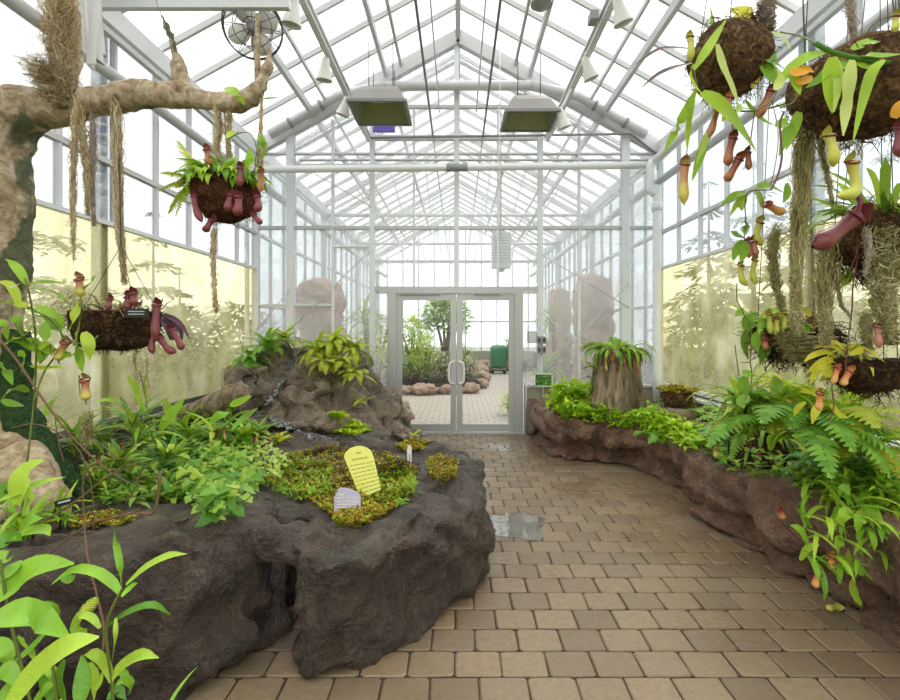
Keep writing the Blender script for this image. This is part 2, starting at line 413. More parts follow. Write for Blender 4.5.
# ---- floor: slab and tumbled pavers in running bond
b = MB(); b.box((0, (Y0+YF)/2, -.06), (2*XW, YF-Y0, .1)); b.box((0, (Y0+YF)/2, -.012), (2*XW, YF-Y0, .008))
floor = b.build('floor', M['joint'], None, False); tag(floor, kind='structure')
b = MB(); bf = MB(); PW, PD = .2115, .1757; k = 0
y = 2.19-PD*11
while y < YF-.1:
    x = -2.9+(.03 % PW)+(PW/2 if k % 2 else 0)+rnd(-.006, .006)
    while x < 2.95:
        w, d, c = PW-.007, PD-.007, rnd(.006, .018)
        x0, x1, y0, y1 = x, x+w, y, y+d; J = lambda: rnd(-.0028, .0028)
        ring = [(x0+c, y0), (x1-c, y0), (x1, y0+c), (x1, y1-c), (x1-c, y1), (x0+c, y1), (x0, y1-c), (x0, y0+c)]
        ring = [(a+J(), e+J()) for a, e in ring]; cx, cy = (x0+x1)/2, (y0+y1)/2
        tx, ty, h = rnd(-.006, .006), rnd(-.006, .006), rnd(-.001, .001)
        Z = lambda a, e, z: z+h+(a-cx)*tx+(e-cy)*ty
        vs = [V((a, e, -.012)) for a, e in ring]
        vs += [V((a, e, Z(a, e, -.0045))) for a, e in ring]
        vs += [V((cx+(a-cx)*.93, cy+(e-cy)*.92, Z(a, e, 0))) for a, e in ring]
        fs = []
        for j in range(2):
            for i in range(8):
                i2 = (i+1) % 8; fs.append((j*8+i, j*8+i2, j*8+8+i2, j*8+8+i))
        fs.append(tuple(range(16, 24))); (b if y < YP-.05 else bf).add(vs, fs)
        x += PW
    y += PD; k += 1
pav = b.build('pavers', M['paver'], floor, False); bf.build('pavers', M['paver_far'], floor, False)
# ---- outdoor ground
b = MB(); b.box((0, 8, -.35), (90, 90, .1)); g = b.build('ground', M['ground'], None, False); tag(g, kind='structure')
# ---- roof
roof = struct('ceiling')
for sg in (-1, 1):
    b = MB(); n_ = V((sg*(ZR-ZE), 0, XW)).normalized()
    A = V((0, 0, ZR)); B = V((sg*XW, 0, ZE)); up = n_*.03
    vs = [V((q.x, yy, q.z))+up*s for s in (0, .25) for q in (A, B) for yy in (Y0, YF)]
    b.add(vs, [(0,1,3,2), (4,6,7,5), (0,4,5,1), (2,3,7,6), (0,2,6,4), (1,5,7,3)])
    b.build('roof_glazing', M['glass_roof'], roof, False)
    yy = YP-.61*16
    while yy < YF:
        main = abs(((yy-YP)/3.66)-round((yy-YP)/3.66)) < .05
        b = MB(); w, h = (.07, .12) if main else (.035, .06)
        b.bar((0, yy, ZR-h/2), (sg*XW, yy, ZE-h/2), w, h)
        b.build('rafter', M['grey_metal'], roof, False); yy += .61
    for x, w, h, m in ((.85, .035, .06, 'rust'), (1.07, .05, .10, 'grey_metal'), (1.93, .03, .05, 'grey_metal'), (2.15, .055, .10, 'grey_metal')):
        b = MB(); z = zroof(x)-.06-h/2
        b.bar((sg*x, Y0, z), (sg*x, YF if m != 'rust' else YP, z), w, h); b.build('purlin', M[m], roof, False)
    b = MB(); b.box((sg*(XW-.03), (Y0+YF)/2, ZE-.12), (.12, YF-Y0, .18)); b.build('eave_beam', M['white_metal'], roof, False)
    b = MB(); b.box((sg*(XW-.10), (Y0+YF)/2, ZE-.31), (.05, YF-Y0, .05)); b.build('eave_rail', M['grey_metal'], roof, False)
    b = MB(); b.tube([(sg*(XW-.16), Y0, 3.66), (sg*(XW-.16), YP-.05, 3.66)], .05, 10); b.build('eave_pipe', M['grey_metal'], roof)
    b = MB(); b.tube([(sg*(XW-.17), YP+.1, 3.66), (sg*(XW-.17), YF, 3.66)], .06, 10); b.build('eave_pipe', M['white_metal'], roof)
    # the trunking rail that carries the lamps, and the slim conduit rods
    b = MB(); b.box((sg*1.33, (Y0+YP)/2, 4.36), (.05, YP-Y0-.1, .045)); b.box((sg*1.33, (Y0+YP)/2, 4.40), (.085, YP-Y0-.1, .03)); b.build('lamp_rail', M['white_metal'], roof, False)
    b = MB(); b.tube([(sg*1.40, Y0, 4.44), (sg*1.40, YP-.1, 4.44)], .012, 6); b.build('conduit', M['dark_metal'], roof)
    b = MB(); b.tube([(sg*.37, Y0, 4.40), (sg*.37, YF-.2, 4.40)], .014, 8); b.build('conduit', M['dark_metal'], roof)
b = MB(); b.box((0, (Y0+YF)/2, ZR-.08), (.07, YF-Y0, .15)); b.build('ridge_beam', M['grey_metal'], roof, False)
for sg in (-1, 1):
    b = MB(); b.tube([(sg*.27, Y0, 4.75), (sg*.27, YP-.1, 4.75)], .009, 6); b.build('conduit', M['grey_metal'], roof)
# cross ties of the trusses
b = MB(); b.box((-2.15, 3.85, 4.06), (1.68, .05, .07)); b.build('truss_tie', M['white_metal'], roof, False)
for yy in (11.08, 14.74, 18.4):
    b = MB(); b.tube([(-XW+.1, yy, 4.1), (XW-.1, yy, 4.1)], .04, 8); b.build('truss_tie', M['grey_metal'], roof)
    for sg in (-1, 1):
        b = MB(); b.bar((sg*(XW-.1), yy+.02, ZE-.35), (0, yy+.02, ZR-.35), .05, .05); b.build('truss_chord', M['white_metal'], roof, False)
        for u in (.25, .5, .75):
            b = MB(); x = sg*XW*u; b.bar((x, yy, zroof(x)-.06), (x*.8, yy, 4.1), .03, .03, (0,1,0)); b.build('truss_web', M['grey_metal'], roof, False)
# ---- side walls: dark knee wall, fogged panels, clear glazing above
def side_wall(name, sg, hazy):
    w = struct(name); X = sg*XW; L = YF-Y0; ym = (Y0+YF)/2
    b = MB(); b.box((X, ym, .3), (.14, L, .70)); b.build('knee_wall', M['dark_base'], w, False)
    b = MB(); b.box((X-sg*(.09 if sg > 0 else .05), (Y0+YP)/2, .67), (.14 if sg > 0 else .1, YP-Y0, .03)); b.build('sill', M['sill'] if sg > 0 else M['dark_base'], w, False)
    b = MB(); b.box((X-sg*.03, (Y0+YP)/2, .74), (.05, YP-Y0, .05)); b.build('sill_rail', M['sill'] if sg > 0 else M['hood'], w, False)
    b = MB(); b.box((X-sg*.02, (Y0+YP)/2, .715), (.02, YP-Y0, .025)); b.build('sill_gasket', M['black_plastic'], w, False)
    yy = Y0
    k = 0
    edges = [Y0, .4, 4.28, YP]
    for a, e in zip(edges, edges[1:]):
        b = MB(); b.box((X, (a+e)/2, 1.59), (.012, e-a-.004, 1.70)); b.build('fogged_panel', M['fog'], w, False)
    b = MB(); b.box((X-sg*.02, (Y0+YP)/2, 2.45), (.05, YP-Y0, .035)); b.build('panel_rail', M['white_metal'], w, False)
    b = MB(); b.box((X, (Y0+YP)/2, 3.35), (.008, YP-Y0, 1.76)); b.build('pane', M[hazy], w, False)
    b = MB(); b.box((X, (YP+YF)/2, 2.48), (.008, YF-YP, 3.55)); b.build('pane', M['glass_hazy'], w, False)
    yy = YP-.61
    while yy > Y0:
        b = MB(); b.box((X-sg*.01, yy, 3.35), (.05, .03, 1.78)); b.build('mullion', M['white_metal'], w, False); yy -= .61
    yy = YP+.61
    while yy < YF:
        b = MB(); b.box((X-sg*.01, yy, 2.48), (.05, .03, 3.6)); b.build('mullion', M['white_metal'], w, False); yy += .61
    for yy in (4.28, .4):       # posts behind the fogged panels
        b = MB(); b.box((X+sg*.05, yy, 2.2), (.08, .09, 4.2)); b.build('post', M['grey_metal'], w, False)
    for yy in (11.08, 14.74, 18.4):
        b = MB(); b.box((X-sg*.06, yy, 2.2), (.1, .1, 4.2)); b.build('post', M['white_metal'], w, False)
    for z in (2.98,):
        b = MB(); b.box((X-sg*.02, ym, z), (.05, L, .045)); b.build('rail', M['grey_metal'], w, False)
    b = MB(); b.box((X-sg*.02, (YP+YF)/2, 1.9), (.05, YF-YP, .045)); b.build('rail', M['white_metal'], w, False)
    return w
side_wall('wall_left', -1, 'glass'); side_wall('wall_right', 1, 'glass_hazy')
# ---- gabled partition with the doors, seen straight on
w = struct('wall_partition')
def gx(px): return (px-CX)*YP/F
def gz(py): return EYE-(py-CY)*YP/F
D0, D1 = gx(389), gx(522)           # door frame
def vbar(px, z0, z1, wd, dp=.08, m='white_metal', dy=0, nm='mullion'):
    b = MB(); b.box((gx(px), YP+dy, (z0+z1)/2), (wd, dp, z1-z0)); b.build(nm, M[m], w, False)
for a, e in ((-XW, D0-.04), (D1+.04, XW)):
    b = MB(); b.box(((a+e)/2, YP, .34), (e-a, .12, .68)); b.build('knee_wall', M['concrete'], w, False)
    b = MB(); b.box(((a+e)/2, YP-.02, .695), (e-a, .14, .03)); b.build('sill', M['grey_metal'], w, False)
HD = gz(287)
ps = [gx(p) for p in (258, 291, 333, 372)]
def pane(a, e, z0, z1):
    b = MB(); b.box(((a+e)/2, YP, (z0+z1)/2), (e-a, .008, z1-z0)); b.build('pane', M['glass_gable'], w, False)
cols = [(-XW, gx(291)), (gx(291), gx(333)), (gx(333), gx(372)), (gx(540), gx(579)), (gx(579), gx(625)), (gx(625), XW)]
for a, e in cols:
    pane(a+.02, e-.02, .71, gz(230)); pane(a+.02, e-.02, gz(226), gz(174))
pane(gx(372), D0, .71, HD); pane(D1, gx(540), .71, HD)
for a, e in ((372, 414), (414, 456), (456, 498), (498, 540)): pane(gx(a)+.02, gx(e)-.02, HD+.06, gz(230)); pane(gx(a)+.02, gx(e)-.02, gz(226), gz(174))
# the gable triangle above the pipe, in two panes
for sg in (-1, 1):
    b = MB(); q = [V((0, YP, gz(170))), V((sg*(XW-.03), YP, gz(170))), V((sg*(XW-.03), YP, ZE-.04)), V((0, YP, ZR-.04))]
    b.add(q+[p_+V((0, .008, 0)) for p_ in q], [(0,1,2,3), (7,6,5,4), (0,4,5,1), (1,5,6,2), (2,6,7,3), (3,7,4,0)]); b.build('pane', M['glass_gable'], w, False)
for p_, wd in ((256, .10), (660, .07)): vbar(p_, 0, gz(150), wd)
for p_ in (291, 625): vbar(p_, 0, gz(128), .115, .1, nm='post')
for p_ in (372.5, 540): vbar(p_, .3 if p_ > 400 else .3, gz(128), .075, .09, nm='post')
vbar(456.5, HD, ZR-.2, .07, .07)
for p_ in (333, 579): vbar(p_, .68, gz(120), .04, .05)
for p_ in (414, 498): vbar(p_, HD, gz(105), .03, .04)
vbar(247, .68, 4.0, .04)
def hbar(py, x0, x1, h, dp=.06, m='white_metal', dy=0, nm='transom'):
    b = MB(); b.box(((x0+x1)/2, YP+dy, gz(py)), (x1-x0, dp, h)); b.build(nm, M[m], w, False)
hbar(228, -XW, XW, .05, m='silver'); hbar(166, -2.5, XW-.4, .05, m='grey_metal'); hbar(138, gx(372), gx(540), .07, m='grey_metal')
hbar(289, gx(372), gx(540), .075, m='silver', nm='door_header'); hbar(305, gx(258), gx(333), .03); hbar(247, gx(333), gx(372), .02)
b = MB(); b.tube([(gx(196), YP-.22, gz(175)), (gx(455), YP-.22, gz(172.5)), (gx(642), YP-.22, gz(170))], .052, 12); b.build('pipe', M['pvc'], w)
b = MB(); b.tube([(gx(447), YP-.22, gz(172.5)), (gx(467), YP-.22, gz(172.3))], .058, 12); b.build('pipe_coupling', M['grey_box'], w)
b = MB(); b.tube([(gx(372), YP-.12, gz(141)), (gx(628), YP-.12, gz(137)), (gx(655), YP-.12, gz(158))], .018, 8); b.build('rod', M['dark_metal'], w)
for pa, pb in (((541, 255), (628, 308)), ((628, 283), (541, 376)), ((541, 312), (628, 392)), ((291, 160), (372, 208)), ((291, 330), (372, 250)), ((258, 330), (291, 290))):
    b = MB(); b.tube([(gx(pa[0]), YP-.06, gz(pa[1])), (gx(pb[0]), YP-.06, gz(pb[1]))], .007, 5); b.build('brace_cable', M['grey_metal'], w)
# gable rafters, truss pipe and its clamps
for sg in (-1, 1):
    b = MB(); b.bar((0, YP-.02, ZR-.16), (sg*XW, YP-.02, ZE-.16), .12, .13); b.build('gable_rafter', M['grey_metal'], w, False)
    b = MB(); b.tube([(sg*1.05, YP-.2, gz(92)), (sg*1.75, YP-.2, 4.95), (sg*2.75, YP-.2, 4.38)], .07, 10); b.build('truss_pipe', M['grey_metal'], w)
    for u in (.25, .7):
        q = V((sg*1.75, YP-.2, 4.95)).lerp(V((sg*2.75, YP-.2, 4.38)), u); d = V((sg, 0, -.57)).normalized()*.02
        b = MB(); b.tube([q-d, q+d], .082, 10); b.build('clamp', M['dark_metal'], w)
    b = MB(); b.bar((0, YP+.08, ZR-.42), (sg*XW*.85, YP+.08, zroof(XW*.85)-.42), .04, .04); b.build('gable_chord', M['white_metal'], w, False)
b = MB(); b.tube([(-1.05, YP-.2, gz(92.5)), (1.05, YP-.2, gz(92))], .07, 12); b.build('truss_pipe', M['grey_metal'], w)
b = MB(); b.box((0, YP-.1, gz(89)), (2.5, .07, .07)); b.build('truss_beam', M['white_metal'], w, False)
hbar(107, gx(390), gx(540), .045, m='white_metal')
hbar(154, gx(258), gx(655), .025, m='grey_metal'); hbar(160, gx(300), gx(655), .02, m='grey_metal')
# far end wall
w2 = struct('wall_far')
b = MB(); b.box((0, YF, .35), (2*XW, .14, .7)); b.build('knee_wall', M['concrete'], w2, False)
b = MB(); q = [V((-XW, YF, .7)), V((XW, YF, .7)), V((XW, YF, ZE)), V((0, YF, ZR)), V((-XW, YF, ZE))]
b.add(q+[p_+V((0, .01, 0)) for p_ in q], [(0,1,2,3,4), (9,8,7,6,5)]); b.build('pane', M['glass_hazy'], w2, False)
x = -2.8
while x < 3:
    b = MB(); b.box((x, YF, (.7+zroof(x))/2), (.04, .06, zroof(x)-.7)); b.build('mullion', M['grey_metal'], w2, False); x += .62
for z in (1.86, 3.0, 4.2):
    b = MB(); b.box((0, YF-.01, z), (2*XW, .06, .06)); b.build('rail', M['grey_metal'], w2, False)
# ---- double doors
dr = struct('door_1', (gx(455.5), YP, 0)); DT = gz(290)
for a, e, z0, z1 in ((D0, D0+.12, 0, DT), (D1-.12, D1, 0, DT), (D0+.12, D1-.12, DT-.06, DT)):
    b = MB(); b.box(((a+e)/2, YP-.03, (z0+z1)/2), (e-a, .17, z1-z0)); b.build('door_frame', M['silver'], dr, False)
xm = gx(456.5)
for s, a, e in ((-1, D0+.12, xm-.004), (1, xm+.004, D1-.12)):
    zt = DT-.065; b = MB(); st = .085
    for c, d in (((a+st/2, .5*zt), (st, zt)), ((e-st/2, .5*zt), (st, zt)), (((a+e)/2, .07+.01), (e-a-2*st, .12)), (((a+e)/2, zt-.05), (e-a-2*st, .1))):
        b.box((c[0], YP-.06, c[1]), (d[0], .05, d[1]-.012))
    lf = b.build('door_leaf', M['silver'], dr, False)
    b = MB(); b.box(((a+e)/2, YP-.06, zt/2+.02), (e-a-2*st, .008, zt-.24)); b.build('door_glass', M['glass_door'], lf, False)
    hx = xm+s*.045; b = MB(); zc = gz(372)
    b.tube(catmull([V((hx, YP-.085, zc+.17)), V((hx, YP-.14, zc+.16)), V((hx+s*.055, YP-.15, zc+.13)), V((hx+s*.065, YP-.15, zc)), V((hx+s*.055, YP-.15, zc-.13)), V((hx, YP-.14, zc-.16)), V((hx, YP-.085, zc-.17))], 20), .017, 8)
    b.build('handle', M['white_plastic'], lf)
b = MB(); b.box((xm, YP-.06, .006), (D1-D0, .18, .012)); b.build('threshold', M['silver'], dr, False)
for x0, x1 in ((400, 440), (474, 500)):
    b = MB(); b.box(((gx(x0)+gx(x1))/2, YP-.10, DT-.075), (gx(x1)-gx(x0), .04, .022)); b.build('door_closer', M['dark_metal'], dr, False)
# ================================================================== fittings in the roof
def hood(name, c, L, W, H, label, tilt):
    t_ = thing(name, c, label, 'grow light', 'grow light hoods on the lamp rails')
    c = V(c); ta, wa = .62, .34
    def ring(z, sx, sy): return [c+V((x*L/2*sx, y*W/2*sy, z)) for x, y in ((-1,-1),(1,-1),(1,1),(-1,1))]
    o1, o2, o3 = ring(0, 1, 1), ring(H*.75, ta+.12, wa+.2), ring(H, ta, wa)
    b = MB(); b.add(o1+o2+o3, [(0,1,5,4),(1,2,6,5),(2,3,7,6),(3,0,4,7),(4,5,9,8),(5,6,10,9),(6,7,11,10),(7,4,8,11),(8,9,10,11)])
    R = Matrix.Rotation(tilt, 3, 'X')
    b.v = [c+R@(q-c) for q in b.v]; sh = b.build('reflector', M['hood'], t_, False)
    i1, i2 = ring(.005, .94, .94), ring(H-.02, ta-.06, wa-.06)
    b = MB(); b.add(i1+i2, [(4,5,1,0),(5,6,2,1),(6,7,3,2),(7,4,0,3),(7,6,5,4)]); b.v = [c+R@(q-c) for q in b.v]; b.build('inner_reflector', M['hood_inside'], t_, False)
    b = MB(); 
    for i in range(4):
        p0, p1 = c+R@(o1[i]-c), c+R@(o1[(i+1) % 4]-c); b.bar(p0, p1, .03, .03)
    b.build('rim', M['dark_metal'], t_, False)
    b = MB(); q0 = c+R@V((-L*.2, 0, H*.62)); q1 = c+R@V((L*.2, 0, H*.62)); b.tube([q0, q0.lerp(q1, .2), q1], [.03, .04, .03], 10); b.build('bulb', M['white_plastic'], t_)
    for sx in (-1, 1):
        b = MB(); a = c+R@V((sx*L*.22, 0, H)); b.tube([a, (a.x, a.y, 4.9)], .006, 5); b.build('hanger_wire', M['wire'], t_)
    return t_
hood('grow_light_hood', P(381, 113, 5.8), .64, .66, .26, 'silver reflector hood on the rail above the waterfall side, purple panel below it', 0.0)
hood('grow_light_hood', P(529, 121, 6.0), .62, .64, .26, 'silver reflector hood with dark end, hung on the pitcher planter side of the roof', 0.03)
b = MB(); q = P(384, 129, 7.0); b.box(q, (.31, .05, .085)); t_ = thing('purple_light', q, 'small purple LED panel hanging just beyond the glass gable', 'grow light')
b.build('led_face', M['led'], t_, False)
for s in (-.15, .15):
    b = MB(); b.tube([q+V((s, 0, .05)), (q.x+s, q.y, 5.2)], .006, 5); b.build('hanger_wire', M['wire'], t_)
def flood(px, py, Y, label, az, rail):
    q = P(px, py, Y); t_ = thing('hanging_flood_lamp', q, label, 'flood lamp', 'white flood lamps on the roof rails')
    d = V((az, .12, -.9)).normalized(); R = d.to_track_quat('-Z', 'Y').to_matrix()
    s = .95; b = MB(); b.lathe([(.0, .12*s), (.035*s, .118*s), (.045*s, .07*s), (.05*s, .02*s), (.085*s, -.10*s), (.088*s, -.12*s)], q, 18, R); b.build('shade', M['white_plastic'], t_)
    b = MB(); b.lathe([(.084*s, -.115*s), (.05*s, -.128*s), (0, -.132*s)], q, 18, R); b.build('lens', M['hood_inside'], t_)
    b = MB(); top = q-d*.11; rx, rz = rail; b.tube(catmull([top, top+V(((rx-top.x)*.35, 0, .05)), V((rx, q.y, rz))], 6), .012, 6); b.build('bracket', M['white_plastic'], t_)
RL = (-1.33, 4.36); RR = (1.33, 4.36)
flood(325, 69, 5.1, 'white flood lamp on the waterfall side rail, midway to the hood', -.1, RL)
flood(345, 106, 5.95, 'white flood lamp beside the hood nearest the purple panel', -.3, RL)
flood(293, 11, 4.15, 'white flood lamp beside the ceiling fan', -.15, RL)
flood(620, 10, 4.2, 'large white flood lamp on the rail above the hanging basket', .3, RR)
flood(588, 68, 5.1, 'white flood lamp on the planter side rail, midway to the hood', .35, RR)
flood(562, 118, 5.75, 'white flood lamp beside the hood with the dark end', .3, RR)
b = MB(); b.box(P(593, 18, 4.5), (.07, .12, .08)); o = b.build('hanging_junction_box', M['grey_box'], None, False); tag(o, 'small grey box clipped to the lamp rail on the planter side', 'junction box')
# round dome lamp at the top
q = P(541, 2, 4.7); t_ = thing('hanging_dome_lamp', q, 'round silver dome lamp high above the doors near the ridge', 'lamp')
b = MB(); b.lathe([(0, .10), (.04, .1), (.07, .07), (.098, 0), (.1, -.03)], q, 20); b.build('shade', M['hood'], t_)
b = MB(); b.lathe([(.094, -.025), (.06, -.06), (0, -.075)], q, 20); b.build('lens', M['grey_box'], t_)
b = MB(); b.tube([q+V((0, 0, .1)), (q.x, q.y, zroof(q.x)-.12)], .012, 6); b.build('rod', M['dark_metal'], t_)
# caged circulation fan
q = P(253, 28, 4.0); t_ = thing('hanging_fan', q, 'caged circulation fan with pale blades hanging above the tree branch', 'fan')
R = (V((1.2, -3.6, -1.6))).to_track_quat('Z', 'Y').to_matrix(); cage = MB(); RF = .225
for rr, zz in ((RF, -.05), (RF, .05), (RF*.65, .085), (RF*.65, -.085), (RF*.3, .1), (RF*.3, -.1)):
    cage.tube([q+R@V((rr*math.cos(a*math.tau/28), rr*math.sin(a*math.tau/28), zz)) for a in range(29)], .0035 if abs(zz) > .06 else .006, 5, False)
for k in range(12):
    a = k*math.tau/12; cage.tube([q+R@V((r_*math.cos(a), r_*math.sin(a), z_)) for r_, z_ in ((.03, .1), (RF*.65, .085), (RF, .05), (RF, -.05), (RF*.65, -.085), (.03, -.1))], .0028, 4, False)
cage.build('cage', M['wire'], t_)
for k in range(4):
    b = MB(); a = k*math.tau/4+.5; vs = []; N = 14
    for i in range(N):
        th = i/N*math.tau; u = .12+.088*math.cos(th); v = .08*math.sin(th)
        vs.append((u, v))
    pts = [R@V((math.cos(a)*u-math.sin(a)*v, math.sin(a)*u+math.cos(a)*v, v*.35)) for u, v in vs]; nz = R@V((0, 0, .004))
    b.add([q+p_+nz for p_ in pts]+[q+p_-nz for p_ in pts], [tuple(range(N)), tuple(range(2*N-1, N-1, -1))]+[(i, N+i, N+(i+1) % N, (i+1) % N) for i in range(N)])
    b.build('fan_blade', M['white_plastic'], t_)
b = MB(); b.lathe([(0, .09), (.04, .09), (.045, 0), (.045, -.12), (0, -.13)], q, 14, R); b.build('motor', M['grey_box'], t_)
b = MB(); b.tube([q+R@V((0, 0, -.12)), q+V((.02, .14, .2)), (q.x, q.y+.15, zroof(q.x)-.1)], .012, 6); b.build('bracket', M['grey_metal'], t_)
# bunched shade cloth
b = MB(); n = 60; vs = []; fs = []
for j in range(9):
    for i in range(n+1):
        u = i/n; a = u*math.tau*8; amp = .022+.012*math.sin(i*1.7)
        x = -2.78+.28*u+amp*math.cos(a)*.5; yy = 3.62-.1*u+amp*2*math.sin(a)
        z = 4.45-j*.105-.07*abs(math.sin(u*9))*(j/8)-.16*u*j/8
        vs.append(V((x+.012*j*math.sin(u*5), yy, z)))
for j in range(8):
    for i in range(n): fs.append((j*(n+1)+i, j*(n+1)+i+1, (j+1)*(n+1)+i+1, (j+1)*(n+1)+i))
b.add(vs, fs); o = b.build('hanging_shade_cloth', M['cloth'], None); tag(o, 'bunched white shade cloth hanging from the roof beside the mossy branch', 'shade cloth')
# downpipe by the partition
q = V((gx(645), YP-.28, 0)); t_ = thing('downpipe', (gx(648), YP-.3, .5), 'white plastic downpipe with an offset elbow at the glass corner', 'pipe')
x1, x2, yy = gx(643), gx(649), YP-.3
b = MB(); b.tube(catmull([V((2.86, 4.6, 4.02)), V((2.83, 6.2, 3.98)), V((x1+.06, yy-.04, 3.96)), V((x1, yy, 3.9)), V((x1, yy, 3.6)), V((x1+.02, yy, 3.52)), V((x2-.01, yy, 3.48)), V((x2, yy, 3.38)), V((x2, yy, .5))], 60), .062, 12); b.build('pipe', M['pvc'], t_)
b = MB(); b.tube([(x2, yy, 3.36), (x2, yy, 3.24)], .075, 12); b.build('pipe_socket', M['pvc'], t_)
# white box hung beyond the doors
q = P(501, 251, 8.4); t_ = thing('hanging_heater_box', q, 'white louvred box hung on a cord beyond the glass above the doors', 'heater')
b = MB(); b.box(q, (.32, .26, .58)); b.build('casing', M['white_metal'], t_, False)
b = MB()
for k in range(9): b.box(q+V((.0, -.135, -.2+k*.05)), (.26, .012, .01))
b.build('louvre', M['grey_box'], t_, False)
b = MB(); b.tube([q+V((0, 0, .29)), (q.x, q.y, 5.4)], .008, 6); b.build('cord', M['wire'], t_)
b = MB(); b.tube([q+V((0, 0, -.29)), q+V((0, 0, -.34)), q+V((0, 0, -.36))], [.07, .06, .02], 12); b.build('outlet', M['dark_metal'], t_)
b = MB(); q = P(500, 200, 7.1); b.tube([(q.x, 7.1, 5.6), (q.x, 7.1, gz(240))], .006, 5); o = b.build('hanging_pull', M['white_plastic'], None); tag(o, 'thin white pull cord hanging from the roof in front of the glass gable', 'cord')
# boxes and little picture by the door
def wallbox(px, py, w_, h_, d_, nm, m, label, cat, yy=YP-.1, holes=0):
    b = MB(); q = V((gx(px), yy, gz(py))); t_ = thing(nm, q, label, cat); b.box(q, (w_, d_, h_)); b.build('casing', M[m], t_, False)
    for k in range(holes):
        b = MB(); b.box(q+V(((k-.5)*.07, -d_/2-.003, .0)), (.03, .012, .05)); b.build('socket', M['black_plastic'], t_, False)
    return t_, q
t_, q = wallbox(531, 337, .13, .17, .07, 'wall_switch_box', 'grey_box', 'grey square electrical box beside the door frame', 'electrical box')
b = MB(); b.box(q+V((0, -.04, 0)), (.11, .012, .15)); b.build('cover', M['grey_metal'], t_, False)
wallbox(540.5, 340, .14, .11, .05, 'wall_socket_box', 'grey_box', 'upper of two small grey twin socket boxes on the post by the door', 'socket', YP-.09, 2)
wallbox(540.5, 349.5, .13, .11, .05, 'wall_socket_box', 'grey_box', 'lower of two small grey twin socket boxes on the post by the door', 'socket', YP-.09, 2)
wallbox(524, 366, .05, .13, .04, 'wall_card_reader', 'grey_box', 'slim grey card reader on the door frame edge', 'card reader', YP-.14)
o = MB(); o.tube([(gx(540.5), YP-.09, gz(355)), (gx(540.5), YP-.09, gz(398))], .012, 6); o = o.build('wall_conduit', M['grey_metal'], None); tag(o, 'thin grey conduit dropping from the socket boxes', 'conduit')
o = MB(); o.tube([(gx(525), YP-.13, gz(371)), (gx(525), YP-.13, gz(432))], .014, 6); o = o.build('wall_conduit', M['grey_metal'], None); tag(o, 'thin grey conduit running down the door frame to the floor', 'conduit')
q = V((gx(541.5), YP-.16, gz(379))); t_ = thing('plant_picture_sign', q, 'small white framed sign with a green plant photograph beside the doors', 'sign')
b = MB()
for dx, dz, sx, sz in ((0, .09, .27, .016), (0, -.09, .27, .016), (-.127, 0, .016, .196), (.127, 0, .016, .196)): b.box(q+V((dx, 0, dz)), (sx, .02, sz))
b.build('frame', M['white_plastic'], t_, False)
b = MB(); b.box(q, (.24, .01, .17)); b.build('photograph', M['photo'], t_, False)
b = MB(); b.tube([q+V((0, .012, 0)), V((q.x, q.y+.012, .4))], .008, 6); b.build('stake', M['grey_metal'], t_)
# ================================================================== rockwork
random.seed(11)
BVH = {}
def rockify(name, b, m, voxel, amps, smooth=3, parent=None, seed=0.0):
    """weld a rough pile of solids into one skin and weather it"""
    me = bpy.data.meshes.new('tmp'); me.from_pydata([tuple(q) for q in b.v], [], b.f); me.update()
    o = bpy.data.objects.new('tmp', me); C.objects.link(o)
    md = o.modifiers.new('r', 'REMESH'); md.mode = 'VOXEL'; md.voxel_size = voxel
    sm = o.modifiers.new('s', 'SMOOTH'); sm.iterations = smooth; sm.factor = .5
    dg = bpy.context.evaluated_depsgraph_get(); ev = o.evaluated_get(dg)
    m2 = bpy.data.meshes.new_from_object(ev)
    bpy.data.objects.remove(o); bpy.data.meshes.remove(me)
    vs = []; off = V((seed, seed*1.7, -seed))
    for v in m2.vertices:
        p = v.co; d = 0
        for f, a, kind in amps:
            q = p*f+off
            if kind == 'n': d += a*noise.noise(q)
            elif kind == 'r': d -= a*max(0, .35-abs(noise.noise(q)))*2
            else: d += a*(noise.fractal(q, .9, 2.1, 5))
        vs.append(p+v.normal*d)
    fs = [tuple(p.vertices) for p in m2.polygons]; bpy.data.meshes.remove(m2)
    k = MB(); k.v = vs; k.f = fs
    ob = k.build(name, m, parent)
    BVH[ob.name] = BVHTree.FromPolygons(vs, fs)
    return ob
AMP = ((1.6, .05, 'n'), (3.7, .06, 'r'), (4.5, .035, 'n'), (8, .03, 'n'), (9, .015, 'f'), (22, .008, 'f'))
def dens(poly, n=80): return [(q.x, q.y) for q in catmull([V((*p, 0)) for p in list(poly)+[poly[0]]], n)[:-1]]
# ---- bog garden planter
LA = [(-.77,2.32),(-.735,2.17),(-.58,2.14),(-.45,2.21),(-.26,2.38),(-.10,2.58),(.12,2.9),(.22,3.3),(.22,3.75),(.08,4.15),(-.10,4.5),(-.45,4.95),(-1.0,5.2),(-1.9,5.0),(-2.2,4.0),(-1.3,3.1),(-.82,2.66)]
LB = [(-.87,2.52),(-.93,2.36),(-1.0,2.2),(-1.08,2.06),(-1.22,1.97),(-1.5,1.9),(-1.9,1.86),(-2.4,1.82),(-2.7,1.8),(-2.7,5.2),(-1.6,5.1),(-1.1,3.4),(-.98,2.72)]
LC = [(-.98,1.30),(-.94,.9),(-1.0,.4),(-2.7,.3),(-2.7,2.0),(-1.7,2.0),(-1.5,1.6),(-1.2,1.45)]
b = MB()
b.prism(dens(LA), [(-.02, .02), (.05, -.01), (.16, .03), (.30, .0), (.40, .02), (.47, .07), (.50, .16), (.50, .24)])
b.prism(dens(LB), [(-.02, .0), (.06, -.02), (.18, .05), (.33, .02), (.44, .02), (.52, .07), (.56, .16), (.56, .24)])
